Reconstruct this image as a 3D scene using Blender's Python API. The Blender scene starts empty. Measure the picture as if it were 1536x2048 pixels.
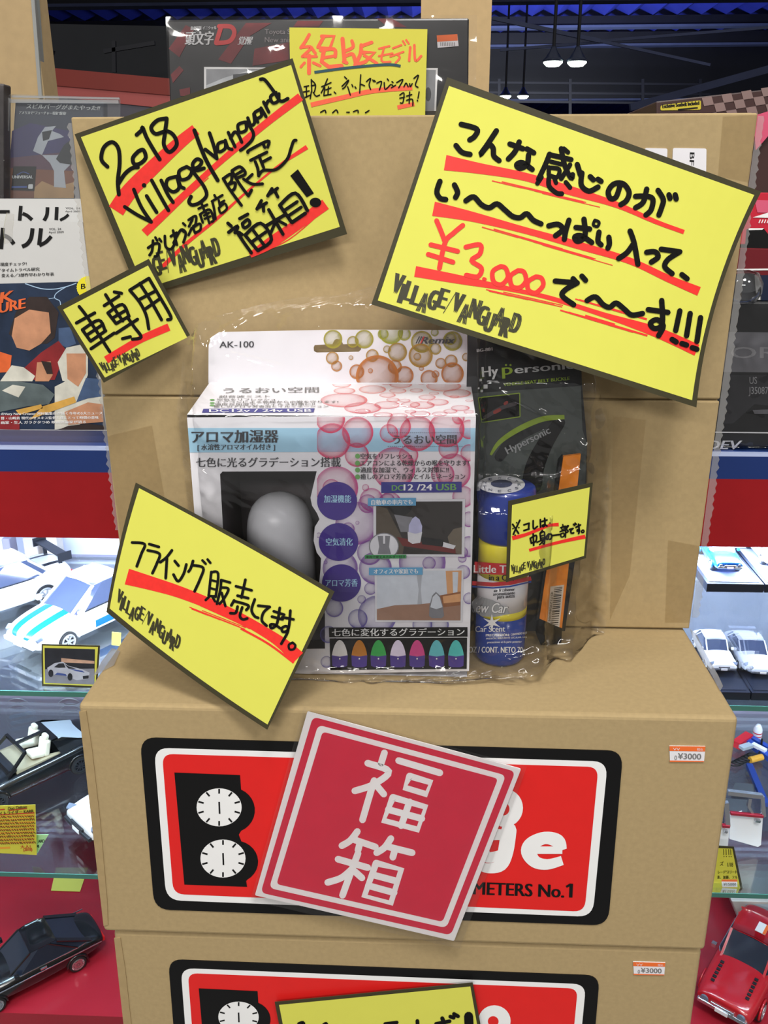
import bpy, bmesh, math, random
from mathutils import Vector, Matrix, noise
random.seed(7)
S = bpy.context.scene
COL = S.collection

# ---------------------------------------------------------------- camera, world, lights, exposure
F_PX = 1750.0
CX, CY = 768.0, 1024.0
TOP = 1.11                                     # top of the middle carton
PITCH, YAW, ROLL = 0.3452930582560811, -0.0425315672209826, -0.0022656790463555614
CAM = Vector((0.011665091757252388, -0.6119214065216281, TOP + 0.3911606615125305))
_f = Vector((math.sin(YAW) * math.cos(PITCH), math.cos(YAW) * math.cos(PITCH), -math.sin(PITCH)))
_r0 = _f.cross(Vector((0, 0, 1))).normalized()
_u0 = _r0.cross(_f)
_r = _r0 * math.cos(ROLL) + _u0 * math.sin(ROLL)
_u = -_r0 * math.sin(ROLL) + _u0 * math.cos(ROLL)
cam_data = bpy.data.cameras.new('camera')
cam_data.sensor_fit = 'VERTICAL'
cam_data.sensor_height = 24.0
cam_data.lens = 24.0 * F_PX / 2048.0
cam_data.clip_start = 0.02
cam = bpy.data.objects.new('camera', cam_data)
COL.objects.link(cam)
m3 = Matrix((_r, _u, -_f)).transposed()
cam.matrix_world = Matrix.Translation(CAM) @ m3.to_4x4()
S.camera = cam

world = bpy.data.worlds.new('world')
S.world = world
world.use_nodes = True
world.node_tree.nodes['Background'].inputs[0].default_value = (1.0, 0.985, 0.96, 1)
world.node_tree.nodes['Background'].inputs[1].default_value = 0.275

def lamp(name, loc, target, sx, sy, power, col):
    d = bpy.data.lights.new(name, 'AREA')
    d.shape = 'RECTANGLE'; d.size = sx; d.size_y = sy; d.energy = power; d.color = col
    o = bpy.data.objects.new(name, d); COL.objects.link(o)
    o.location = loc
    o.rotation_euler = (Vector(target) - Vector(loc)).to_track_quat('-Z', 'Y').to_euler()
    return o
lamp('high_bay_light', (0.25, -1.55, 4.3), (0, 0.1, 1.2), 0.7, 0.7, 76, (1, 0.975, 0.93))
lamp('high_bay_light', (1.9, -2.6, 4.4), (0, 0.1, 1.2), 0.7, 0.7, 38, (1, 0.975, 0.93))
lamp('high_bay_light', (-2.4, -1.4, 4.4), (0, 0.1, 1.2), 0.7, 0.7, 38, (1, 0.975, 0.93))
lamp('high_bay_light', (0.3, 2.4, 4.4), (0, 0.3, 1.2), 0.8, 0.8, 40, (1, 0.975, 0.93))
lamp('front_fill_light', (-0.9, -3.6, 3.0), (0, 0.1, 1.3), 2.4, 0.25, 60, (1, 0.97, 0.92))  # added frontal fill, also gives the films their highlights; no fixture there
lamp('case_light', (-0.62, 0.53, 1.058), (-0.62, 0.60, 0.5), 1.0, 0.04, 16, (0.66, 0.80, 1))
lamp('case_light', (0.62, 0.53, 1.058), (0.62, 0.60, 0.5), 1.0, 0.04, 14, (0.66, 0.80, 1))
lamp('deck_fill_light', (2.0, 19.0, 2.6), (2.0, 24.0, 5.2), 6.0, 1.5, 420, (0.85, 0.9, 1))  # unseen fill added to brighten the blue roof deck
S.view_settings.view_transform = 'Standard'
S.view_settings.look = 'None'
S.view_settings.exposure = 0.0
S.view_settings.gamma = 1.0
S.view_settings.use_curve_mapping = False
try:
    S.cycles.transparent_max_bounces = 32
    S.cycles.max_bounces = 8
except Exception:
    pass

# ---------------------------------------------------------------- surfaces: where a sight line meets a real plane, bent card or cylinder
def sight(px, py):
    return (_f * F_PX + _r * (px - CX) - _u * (py - CY)).normalized()

class Plane:
    def __init__(self, p, n, bend=None):
        self.p = Vector(p); self.n = Vector(n).normalized(); self.bend = bend
        if self.n.dot(CAM - self.p) < 0: self.n = -self.n
    def hit(self, px, py, off=0.0):
        d = sight(px, py); o = off; q = None
        for _ in range(6 if self.bend else 1):
            t = ((self.p + self.n * o) - CAM).dot(self.n) / d.dot(self.n)
            q = CAM + d * t
            if self.bend: o = off + self.bend(q)
        return q
    def normal(self, q): return self.n

def YP(y): return Plane((0, y, 0), (0, -1, 0))
def ZP(z): return Plane((0, 0, z), (0, 0, 1))
def tilted(px, py, y, up, side, bend=None):
    a = math.radians(up); b = math.radians(side)
    return Plane(YP(y).hit(px, py), (math.sin(b) * math.cos(a), -math.cos(b) * math.cos(a), math.sin(a)), bend)

class Cyl:
    def __init__(self, x, y, r): self.x, self.y, self.r = x, y, r
    def hit(self, px, py, off=0.0):
        d = sight(px, py); r = self.r + off
        ox, oy = CAM.x - self.x, CAM.y - self.y
        a = d.x * d.x + d.y * d.y; b = ox * d.x + oy * d.y; c = ox * ox + oy * oy - r * r
        disc = max(b * b - a * c, 0.0)
        return CAM + d * ((-b - math.sqrt(disc)) / a)
    def normal(self, q): return Vector((q.x - self.x, q.y - self.y, 0)).normalized()

def crop(x0, y0, s):
    return lambda pts: [(x0 + a * s, y0 + b * s) + tuple(rest) for (a, b, *rest) in pts]

# ---------------------------------------------------------------- materials
def lin(c):
    return tuple(((v / 255.0) / 12.92 if v / 255.0 <= 0.04045 else ((v / 255.0 + 0.055) / 1.055) ** 2.4) for v in c)

MATS = {}
def mat(name, rgb, rough=0.5, metal=0.0, spec=0.5, grain=0.0, scale=40.0, coat=0.0, emit=0.0, bump=0.0):
    if name in MATS: return MATS[name]
    m = bpy.data.materials.new(name); m.use_nodes = True
    nt = m.node_tree; b = nt.nodes['Principled BSDF']
    c = lin(rgb) + (1,)
    b.inputs['Base Color'].default_value = c
    b.inputs['Roughness'].default_value = rough
    b.inputs['Metallic'].default_value = metal
    b.inputs['Specular IOR Level'].default_value = spec
    b.inputs['Coat Weight'].default_value = coat
    b.inputs['Coat Roughness'].default_value = 0.05
    if emit:
        b.inputs['Emission Color'].default_value = c
        b.inputs['Emission Strength'].default_value = emit
    if grain or bump:
        tc = nt.nodes.new('ShaderNodeTexCoord')
        n = nt.nodes.new('ShaderNodeTexNoise')
        n.inputs['Scale'].default_value = scale; n.inputs['Detail'].default_value = 6
        nt.links.new(tc.outputs['Object'], n.inputs['Vector'])
        if grain:
            r = nt.nodes.new('ShaderNodeValToRGB')
            r.color_ramp.elements[0].position = 0.3; r.color_ramp.elements[1].position = 0.7
            r.color_ramp.elements[0].color = tuple(v * (1 - grain) for v in c[:3]) + (1,)
            r.color_ramp.elements[1].color = tuple(min(1, v * (1 + grain)) for v in c[:3]) + (1,)
            nt.links.new(n.outputs['Fac'], r.inputs['Fac'])
            nt.links.new(r.outputs['Color'], b.inputs['Base Color'])
        if bump:
            bp = nt.nodes.new('ShaderNodeBump'); bp.inputs['Strength'].default_value = bump; bp.inputs['Distance'].default_value = 0.001
            nt.links.new(n.outputs['Fac'], bp.inputs['Height'])
            nt.links.new(bp.outputs['Normal'], b.inputs['Normal'])
    MATS[name] = m
    return m

def clear(name, tint, base=0.02, edge=0.5, rough=0.05, gloss=(1, 1, 1), milk=0.0):
    """thin clear film or pane: see-through, with a gloss that grows towards grazing angles"""
    if name in MATS: return MATS[name]
    m = bpy.data.materials.new(name); m.use_nodes = True
    nt = m.node_tree; nt.nodes.remove(nt.nodes['Principled BSDF'])
    out = nt.nodes['Material Output']
    tr = nt.nodes.new('ShaderNodeBsdfTransparent'); tr.inputs[0].default_value = tuple(tint) + (1,)
    gl = nt.nodes.new('ShaderNodeBsdfGlossy'); gl.inputs['Roughness'].default_value = rough; gl.inputs[0].default_value = tuple(gloss) + (1,)
    lw = nt.nodes.new('ShaderNodeLayerWeight'); lw.inputs['Blend'].default_value = 0.25
    mr = nt.nodes.new('ShaderNodeMapRange'); mr.inputs['To Min'].default_value = base; mr.inputs['To Max'].default_value = edge
    nt.links.new(lw.outputs['Fresnel'], mr.inputs['Value'])
    mx = nt.nodes.new('ShaderNodeMixShader')
    nt.links.new(mr.outputs[0], mx.inputs[0])
    first = tr.outputs[0]
    if milk:
        df = nt.nodes.new('ShaderNodeBsdfDiffuse'); df.inputs[0].default_value = (0.85, 0.85, 0.86, 1)
        m2 = nt.nodes.new('ShaderNodeMixShader'); m2.inputs[0].default_value = milk
        nt.links.new(tr.outputs[0], m2.inputs[1]); nt.links.new(df.outputs[0], m2.inputs[2]); first = m2.outputs[0]
    nt.links.new(first, mx.inputs[1]); nt.links.new(gl.outputs[0], mx.inputs[2])
    nt.links.new(mx.outputs[0], out.inputs[0])
    MATS[name] = m
    return m

def ink_bubble():
    """printed see-through bubbles: ink colour and ink density come from the print data on the mesh"""
    if 'bubble_ink' in MATS: return MATS['bubble_ink']
    m = bpy.data.materials.new('bubble_ink'); m.use_nodes = True
    nt = m.node_tree; b = nt.nodes['Principled BSDF']; out = nt.nodes['Material Output']
    a = nt.nodes.new('ShaderNodeAttribute'); a.attribute_name = 'ink'
    nt.links.new(a.outputs['Color'], b.inputs['Base Color'])
    nt.links.new(a.outputs['Alpha'], b.inputs['Alpha'])
    b.inputs['Roughness'].default_value = 0.4
    MATS['bubble_ink'] = m
    return m

CARD = mat('corrugated_cardboard', (172, 150, 110), 0.85, grain=0.05, scale=220, spec=0.25, bump=0.12)
CARD2 = mat('cardboard_flap', (167, 144, 104), 0.85, grain=0.06, scale=120, spec=0.25, bump=0.1)
YEL = mat('yellow_paper', (219, 218, 92), 0.6, grain=0.01, scale=60, spec=0.3)
OLIVE = mat('olive_border_print', (62, 58, 38), 0.55, grain=0.02, scale=60, spec=0.3)
INK = mat('black_marker_ink', (17, 16, 15), 0.75, spec=0.15, grain=0.05, scale=200)
RED_INK = mat('red_marker_ink', (238, 44, 36), 0.55, grain=0.06, scale=200)
ORANGE_INK = mat('orange_marker_ink', (240, 96, 60), 0.55, grain=0.06, scale=200)
TEAL_INK = mat('teal_marker_ink', (22, 72, 84), 0.55, grain=0.06, scale=200)
WHITE = mat('white_card', (232, 230, 235), 0.45, grain=0.01, scale=60)
WHITE_INK = mat('white_print', (242, 242, 242), 0.45, grain=0.01, scale=60)
BLACK = mat('black_print', (17, 17, 18), 0.5, spec=0.25, grain=0.03, scale=60)
RED = mat('red_print', (226, 34, 32), 0.4, grain=0.02, scale=60)
FILM = clear('wrapping_film', (0.985, 0.985, 0.985), 0.015, 0.6, 0.07)
BAGFILM = clear('bag_film', (0.98, 0.98, 0.985), 0.028, 0.85, 0.07, milk=0.006)
TAPE = clear('clear_tape', (0.95, 0.94, 0.92), 0.05, 0.6, 0.12, milk=0.12)
GLASS = clear('shelf_glass', (0.90, 0.95, 0.94), 0.10, 0.85, 0.02)
GLASS_EDGE = mat('green_glass_edge', (70, 122, 112), 0.15, grain=0.05, scale=20)
ACRYL = clear('acrylic', (0.97, 0.98, 1.0), 0.03, 0.6, 0.03)

# ---------------------------------------------------------------- mesh helpers
ORG = {}
def mesh_obj(name, V, Fc, m, parent=None, world=True, smooth=False, midx=None):
    me = bpy.data.meshes.new(name)
    off = ORG.get(parent.name, Vector((0, 0, 0))) if (parent is not None and world) else Vector((0, 0, 0))
    me.from_pydata([tuple(Vector(v) - off) for v in V], [], Fc)
    for k in (m if isinstance(m, (list, tuple)) else [m]): me.materials.append(k)
    if midx:
        for p, i in zip(me.polygons, midx): p.material_index = i
    if smooth:
        for p in me.polygons: p.use_smooth = True
    me.update()
    o = bpy.data.objects.new(name, me); COL.objects.link(o)
    if parent is not None:
        o.parent = parent
        if world: ORG[o.name] = off
    return o

def tag(o, label, cat, group=None):
    o['label'] = label; o['category'] = cat
    if group: o['group'] = group
    return o

def thing(name, loc, label, cat, group=None, rz=0.0):
    o = bpy.data.objects.new(name, None); COL.objects.link(o)
    o.empty_display_size = 0.02
    o.location = loc; o.rotation_euler = (0, 0, rz)
    ORG[o.name] = Vector(loc)
    return tag(o, label, cat, group)

def struct(o):
    o['kind'] = 'structure'; return o

class MB:
    def __init__(self): self.V = []; self.F = []; self.I = []; self.layer = 0
    def lift(self):
        self.layer += 1                         # each pen stroke lies a hair above the one before
        return self.layer * 1.2e-6
    def add(self, V, Fc, i=0):
        b = len(self.V); self.V += [Vector(v) for v in V]
        self.F += [tuple(b + k for k in f) for f in Fc]; self.I += [i] * len(Fc)
        return self
    def box(self, a, b, i=0, M=None):
        x0, y0, z0 = a; x1, y1, z1 = b
        V = [Vector(v) for v in ((x0,y0,z0),(x1,y0,z0),(x1,y1,z0),(x0,y1,z0),(x0,y0,z1),(x1,y0,z1),(x1,y1,z1),(x0,y1,z1))]
        if M is not None: V = [M @ v for v in V]
        return self.add(V, [(0,3,2,1),(4,5,6,7),(0,1,5,4),(1,2,6,5),(2,3,7,6),(3,0,4,7)], i)
    def beam(self, p, q, w, h=None, i=0):
        p = Vector(p); q = Vector(q); d = (q - p).normalized(); h = h or w
        s = d.cross(Vector((0, 0, 1)))
        if s.length < 1e-4: s = Vector((1, 0, 0))
        s.normalize(); u = s.cross(d)
        V = [c + s * (a * w / 2) + u * (b * h / 2) for c in (p, q) for a, b in ((-1,-1),(1,-1),(1,1),(-1,1))]
        return self.add(V, [(0,1,2,3),(7,6,5,4),(0,4,5,1),(1,5,6,2),(2,6,7,3),(3,7,4,0)], i)
    def tube(self, pts, r, n=10, i=0):
        pts = [Vector(p) for p in pts]; rs = r if isinstance(r, (list, tuple)) else [r] * len(pts)
        V = []; Fc = []
        for k, p in enumerate(pts):
            d = (pts[min(k + 1, len(pts) - 1)] - pts[max(k - 1, 0)]).normalized()
            a = d.cross(Vector((0.3, 0.2, 1))).normalized(); b = d.cross(a)
            V += [p + a * (rs[k] * math.cos(t * 2 * math.pi / n)) + b * (rs[k] * math.sin(t * 2 * math.pi / n)) for t in range(n)]
        for k in range(len(pts) - 1):
            for t in range(n):
                Fc.append((k * n + t, k * n + (t + 1) % n, (k + 1) * n + (t + 1) % n, (k + 1) * n + t))
        Fc.append(tuple(range(n))[::-1]); Fc.append(tuple((len(pts) - 1) * n + t for t in range(n)))
        return self.add(V, Fc, i)
    def lathe(self, c, prof, n=40, i=0, axis='z'):
        V = []; Fc = []
        c = Vector(c)
        for r, z in prof:
            for t in range(n):
                a = 2 * math.pi * t / n
                if axis == 'z': V.append(c + Vector((r * math.cos(a), r * math.sin(a), z)))
                else: V.append(c + Vector((r * math.cos(a), z, r * math.sin(a))))
        for k in range(len(prof) - 1):
            for t in range(n):
                Fc.append((k * n + t, k * n + (t + 1) % n, (k + 1) * n + (t + 1) % n, (k + 1) * n + t))
        Fc.append(tuple(range(n))[::-1]); Fc.append(tuple((len(prof) - 1) * n + t for t in range(n)))
        return self.add(V, Fc, i)
    def build(self, name, m, parent=None, world=True, smooth=False):
        return mesh_obj(name, self.V, self.F, m, parent, world, smooth, self.I if isinstance(m, (list, tuple)) else None)

def soft(o, w=0.002, n=2):
    b = o.modifiers.new('bevel', 'BEVEL'); b.width = w; b.segments = n; b.limit_method = 'ANGLE'
    return o

def dense(pts, step=14.0, closed=True):
    out = []
    n = len(pts)
    for i in range(n if closed else n - 1):
        a = pts[i]; b = pts[(i + 1) % n]
        k = max(1, int(math.hypot(b[0] - a[0], b[1] - a[1]) / step))
        out += [(a[0] + (b[0] - a[0]) * j / k, a[1] + (b[1] - a[1]) * j / k) for j in range(k)]
    if not closed: out.append(pts[-1])
    return out

def fill(P, holes=()):
    """triangles of a flat outline (2-D points), holes allowed"""
    bm = bmesh.new(); E = []
    for ring in (P,) + tuple(holes):
        vs = [bm.verts.new((x, -y, 0)) for x, y in ring]
        E += [bm.edges.new((vs[i], vs[(i + 1) % len(vs)])) for i in range(len(vs))]
    bm.verts.index_update()
    bmesh.ops.triangle_fill(bm, edges=E, use_beauty=True, use_dissolve=False)
    bm.verts.index_update()
    out = []
    for f in bm.faces:
        if f.normal.z < 0: f.normal_flip()
        out.append(tuple(v.index for v in f.verts))
    V = [(v.co.x, -v.co.y) for v in bm.verts]
    bm.free()
    return V, out

def sheet(mb, surf, P, off, thick=0.0, i=0, holes=(), step=None, grid=False):
    """a flat piece cut to an outline and laid on a surface"""
    P = [tuple(p[:2]) for p in P]
    if step: P = dense(P, step)
    V, Fc = fill(P, [ [tuple(p[:2]) for p in h] for h in holes])
    top = [surf.hit(x, y, off) for x, y in V]
    if not thick:
        mb.add(top, Fc, i); return
    bot = [q - surf.normal(q) * thick for q in top]
    n = len(top); FF = list(Fc) + [tuple(k + n for k in f[::-1]) for f in Fc]
    ne = {}
    for f in Fc:
        for a, b in zip(f, f[1:] + f[:1]): ne[(a, b)] = 1
    for (a, b) in list(ne):
        if (b, a) not in ne: FF.append((b, a, a + n, b + n))
    mb.add(top + bot, FF, i)

def quadgrid(mb, surf, Q, off, thick=0.0, n=16, i=0, bow=None):
    """a four-cornered sheet (TL,TR,BR,BL) as a fine grid, so that it can follow a bent card"""
    def at(u, v):
        a = [Q[0][k] * (1 - u) + Q[1][k] * u for k in (0, 1)]; b = [Q[3][k] * (1 - u) + Q[2][k] * u for k in (0, 1)]
        p = [a[0] * (1 - v) + b[0] * v, a[1] * (1 - v) + b[1] * v]
        for side, d in (bow or {}).items():
            k = {'l': (1 - u) * 4 * v * (1 - v), 'r': u * 4 * v * (1 - v), 't': (1 - v) * 4 * u * (1 - u), 'b': v * 4 * u * (1 - u)}[side]
            p[0] += d[0] * k; p[1] += d[1] * k
        return surf.hit(p[0], p[1], off)
    V = [at(x / n, y / n) for y in range(n + 1) for x in range(n + 1)]
    w = n + 1
    Fc = [(y * w + x, (y + 1) * w + x, (y + 1) * w + x + 1, y * w + x + 1) for y in range(n) for x in range(n)]
    if thick:
        N = len(V); V = V + [q - surf.normal(q) * thick for q in V]
        Fc = Fc + [tuple(k + N for k in f[::-1]) for f in Fc]
        rim = [x for x in range(w)] + [y * w + n for y in range(1, w)] + [n * w + x for x in range(n - 1, -1, -1)] + [y * w for y in range(n - 1, 0, -1)]
        for k in range(len(rim)):
            a, b = rim[k], rim[(k + 1) % len(rim)]
            Fc.append((a, b, b + N, a + N))
    mb.add(V, Fc, i)

def smooth_path(P, k=5):
    if len(P) < 3: return [tuple(p) for p in P]
    out = []
    n = len(P)
    for i in range(n - 1):
        p0 = P[max(i - 1, 0)]; p1 = P[i]; p2 = P[i + 1]; p3 = P[min(i + 2, n - 1)]
        for j in range(k):
            t = j / k
            out.append(tuple(0.5 * (2 * b + (c - a) * t + (2 * a - 5 * b + 4 * c - d) * t * t + (3 * b - a - 3 * c + d) * t ** 3) for a, b, c, d in zip(p0, p1, p2, p3)))
    out.append(tuple(P[-1]))
    return out

def stroke(mb, surf, P, w, off, i=0, curved=True, cap=True):
    """a pen stroke of width w (or a width per point) drawn on a surface"""
    P = [tuple(p) for p in P]
    if len(P[0]) == 2: P = [(x, y, w) for x, y in P]
    if curved: P = smooth_path(P, 5 if len(P) > 2 else 1)
    L, R = [], []
    n = len(P)
    for k in range(n):
        a = P[max(k - 1, 0)]; b = P[min(k + 1, n - 1)]
        dx, dy = b[0] - a[0], b[1] - a[1]; l = math.hypot(dx, dy) or 1
        h = P[k][2] / 2
        L.append((P[k][0] - dy / l * h, P[k][1] + dx / l * h)); R.append((P[k][0] + dy / l * h, P[k][1] - dx / l * h))
    off += mb.lift()
    V = [surf.hit(x, y, off) for x, y in L] + [surf.hit(x, y, off) for x, y in R]
    mb.add(V, [(k, k + 1, n + k + 1, n + k) for k in range(n - 1)], i)
    if cap:
        for k in (0, n - 1):
            disc(mb, surf, P[k][0], P[k][1], P[k][2] / 2, P[k][2] / 2, off, i, 10)

def disc(mb, surf, x, y, rx, ry, off, i=0, n=28, rot=0.0):
    c, s = math.cos(rot), math.sin(rot); off += mb.lift()
    V = [surf.hit(x, y, off)]
    for t in range(n):
        a = 2 * math.pi * t / n; px, py = rx * math.cos(a), ry * math.sin(a)
        V.append(surf.hit(x + px * c - py * s, y + px * s + py * c, off))
    mb.add(V, [(0, 1 + (t + 1) % n, 1 + t) for t in range(n)], i)

def ring(mb, surf, x, y, rx, ry, w, off, i=0, n=28):
    P = [(x + rx * math.cos(2 * math.pi * t / n), y + ry * math.sin(2 * math.pi * t / n), w) for t in range(n + 1)]
    stroke(mb, surf, P, w, off, i, curved=False, cap=False)

GLYPH = {}
def glyphs(s, bold=0.0, shear=0.0):
    k = (s, bold, shear)
    if k in GLYPH: return GLYPH[k]
    c = bpy.data.curves.new('lettering', 'FONT'); c.body = s; c.offset = bold; c.shear = shear; c.resolution_u = 3
    o = bpy.data.objects.new('lettering', c); COL.objects.link(o)
    dg = bpy.context.evaluated_depsgraph_get(); dg.update()
    me = bpy.data.meshes.new_from_object(o.evaluated_get(dg))
    V = [(v.co.x, v.co.y) for v in me.vertices]; Fc = [tuple(p.vertices) for p in me.polygons]
    bpy.data.objects.remove(o); bpy.data.curves.remove(c); bpy.data.meshes.remove(me)
    GLYPH[k] = (V, Fc)
    return V, Fc

def text(mb, surf, s, p0, p1, h, off, i=0, bold=0.0, shear=0.0, up=None, fit='w'):
    """a line of print from p0 to p1 (its baseline), h high; up: direction of the letters' height"""
    V, Fc = glyphs(s, 0.0, shear)
    if not V: return
    x0 = min(v[0] for v in V); x1 = max(v[0] for v in V); y0 = 0.0; y1 = max(v[1] for v in V)
    ex, ey = p1[0] - p0[0], p1[1] - p0[1]; l = math.hypot(ex, ey)
    if up is None: up = (ey / l, -ex / l)
    ul = math.hypot(*up); up = (up[0] / ul * h, up[1] / ul * h)
    for sh in ((0.0,) if not bold else (-bold, 0.0, bold)):     # heavier print: the line laid down again a hair to each side
        W = []; lift = mb.lift()
        for x, y in V:
            u = (x - x0) / max(x1 - x0, 1e-6); v = (y - y0) / max(y1 - y0, 1e-6)
            W.append(surf.hit(p0[0] + ex * u + up[0] * v + sh * ex / l, p0[1] + ey * u + up[1] * v + sh * ey / l, off + lift))
        mb.add(W, Fc, i)

def rrect(Q, r, n=6):
    """outline of a four-cornered sheet with rounded corners (TL,TR,BR,BL)"""
    out = []
    for k in range(4):
        p = Q[k]; a = Q[k - 1]; b = Q[(k + 1) % 4]
        def tow(p, q, d):
            l = math.hypot(q[0] - p[0], q[1] - p[1]); return (p[0] + (q[0] - p[0]) * d / l, p[1] + (q[1] - p[1]) * d / l)
        s, e = tow(p, a, r), tow(p, b, r)
        for j in range(n + 1):
            t = j / n
            out.append(tuple((1 - t) ** 2 * s[c] + 2 * t * (1 - t) * p[c] + t * t * e[c] for c in (0, 1)))
    return out

def lerp2(a, b, t): return (a[0] + (b[0] - a[0]) * t, a[1] + (b[1] - a[1]) * t)
def inq(Q, u, v): return lerp2(lerp2(Q[0], Q[1], u), lerp2(Q[3], Q[2], u), v)

# ---------------------------------------------------------------- the hall
FLOORM = mat('grey_floor', (96, 94, 92), 0.5, grain=0.08, scale=6)
NAVY = mat('navy_ceiling', (8, 11, 30), 0.7, grain=0.15, scale=2)
DECK = mat('blue_roof_deck', (34, 46, 150), 0.5, grain=0.1, scale=2)
STEEL = mat('dark_blue_steel', (9, 12, 28), 0.5, grain=0.1, scale=4)
STEEL2 = mat('pale_blue_steel', (70, 80, 120), 0.5, grain=0.1, scale=4)
TAN = mat('tan_board', (176, 150, 108), 0.7, grain=0.05, scale=60)
CEIL_Z = 5.3
struct(MB().box((-30, -3, -0.05), (30, 51, 0)).build('floor', FLOORM))
struct(MB().box((-30, 49.8, 0), (30, 50, CEIL_Z + 1)).build('wall_back', NAVY))
# folded roof deck: ridges run away from the camera
V = []; Fc = []
n = 120
for k in range(n + 1):
    x = -16 + 32 * k / n
    z = CEIL_Z + (0.0 if k % 2 else 0.16)
    V += [(x, 12.0, z), (x, 50.0, z)]
for k in range(n): Fc.append((2 * k, 2 * k + 1, 2 * k + 3, 2 * k + 2))
struct(mesh_obj('ceiling', V, Fc, DECK))
def gz(py, y): return YP(y).hit(900, py).z
def deck_y(py): return ZP(CEIL_Z).hit(900, py).y
def girder(pt, pb, m, w=0.12):
    y = deck_y(pt); z0 = gz(pb, y)
    struct(MB().box((-16, y - w, z0), (16, y + w, CEIL_Z - 0.005)).build('trim_1', m))
    struct(MB().box((-16, y - w * 1.3, z0 - 0.05), (16, y + w * 1.3, z0)).build('trim_2', STEEL2))
girder(-60, 2, STEEL); girder(36, 55, STEEL); girder(68, 92, STEEL); girder(98, 200, STEEL)
# thin tie rods that cross under the roof
br = MB()
def at(px, py, y): return YP(y).hit(px, py)
br.beam(at(985, 36, 13), at(1200, 82, 13), 0.05); br.beam(at(1200, 82, 13), at(1420, 130, 13), 0.035)
br.beam(at(1000, 100, 13.2), at(1205, 84, 13.2), 0.035); br.beam(at(1205, 82, 13.2), at(1536, 55, 13.2), 0.035)
struct(br.build('trim_3', STEEL2))
dg_ = MB(); dg_.beam(at(1260, 215, 15), at(1560, 132, 15), 0.11)
struct(dg_.build('trim_4', STEEL2))
wd = MB()
for px in (998, 1140, 1285, 1400): wd.beam(at(px, 158, 24), at(px, 240, 24), 0.07)
for py in (165, 185, 203): wd.beam(at(960, py, 24), at(1420, py + 4, 24), 0.05)
struct(wd.build('trim_5', STEEL))

LAMPGLOW = mat('lamp_glow', (235, 255, 240), 0.5, emit=9.0)
SHADE = mat('lamp_reflector', (50, 58, 84), 0.35, grain=0.05, scale=8)
def pendant(px, py, y, r, label):
    c = at(px, py, y)
    t = thing('pendant_lamp', c, label, 'lamp', 'high bay lamps under the blue ceiling')
    MB().lathe(c, [(r * 0.92, 0.0), (r, 0.02), (r * 0.75, r * 0.35), (r * 0.35, r * 0.95), (r * 0.22, r * 1.3)], 24).build('reflector', SHADE, t, smooth=True)
    MB().lathe(c, [(0.01, -0.05), (r * 0.6, -0.045), (r * 0.9, -0.01), (r * 0.9, 0.012)], 24).build('diffuser', LAMPGLOW, t)
    MB().tube([c + Vector((0, 0, r * 1.25)), Vector((c.x, c.y, CEIL_Z))], 0.02, 6).build('cable', STEEL, t)
pendant(1106, 124, 11.0, 0.125, 'left lamp of the nearer pair hanging under the blue ceiling')
pendant(1154, 124, 11.0, 0.125, 'right lamp of the nearer pair hanging under the blue ceiling')
pendant(1011, 192, 17.5, 0.115, 'left lamp of the lower far pair under the blue ceiling')
pendant(1046, 192, 17.5, 0.115, 'right lamp of the lower far pair under the blue ceiling')

# red counter front with a pale band, far left
RF1 = mat('dark_red_fascia', (136, 46, 36), 0.6, grain=0.05, scale=3)
RF2 = mat('pink_red_fascia', (182, 88, 84), 0.6, grain=0.05, scale=3)
GREYP = mat('grey_plinth', (92, 88, 98), 0.6, grain=0.05, scale=3)
RFY = 4.2
def band(name, pts, m, y, th=0.05):
    o = MB(); sheet(o, YP(y), pts, 0, th); return struct(o.build(name, m))
band('wall_left', [(40, 130), (420, 164), (420, 197), (40, 165)], RF1, RFY, 0.3)
band('wall_left', [(40, 165), (420, 197), (420, 226), (40, 186)], RF2, RFY + 0.01, 0.25)
band('wall_left', [(40, 188), (420, 224), (420, 330), (40, 330)], GREYP, RFY + 0.02, 0.25)
DARKW = mat('dark_shop_wall', (34, 36, 42), 0.7, grain=0.12, scale=3)
band('wall_left', [(-80, 44), (520, 56), (520, 330), (-80, 330)], DARKW, 7.0, 0.1)
lp = MB(); lp.beam(at(75, 92, 6.0), at(108, 106, 6.0), 0.03); lp.beam(at(228, 82, 6.0), at(229, 145, 6.0), 0.025); lp.beam(at(208, 103, 6.0), at(310, 86, 6.0), 0.025)
struct(lp.build('trim_6', STEEL))
# tan boards that stand behind the showcase
tb = MB(); tb.box((at(0, 100, 0.98).x - 0.3, 0.98, 1.2), (at(66, 0, 0.98).x, 1.04, 2.3))
struct(tb.build('wall_right', TAN))
te = MB(); sheet(te, YP(0.975), [(59, -40), (66, -40), (84, 196), (77, 196)], 0, 0.02)
struct(te.build('trim_7', clear('board_glass_edge', (0.55, 0.68, 0.72), 0.2, 0.6, 0.1, milk=0.3)))
tb = MB(); tb.box((at(842, 30, 1.3).x, 1.3, 0), (at(983, 30, 1.3).x, 1.42, 2.9))
struct(tb.build('trim_8', mat('tan_pillar', (196, 166, 118), 0.7, grain=0.05, scale=60)))

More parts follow.
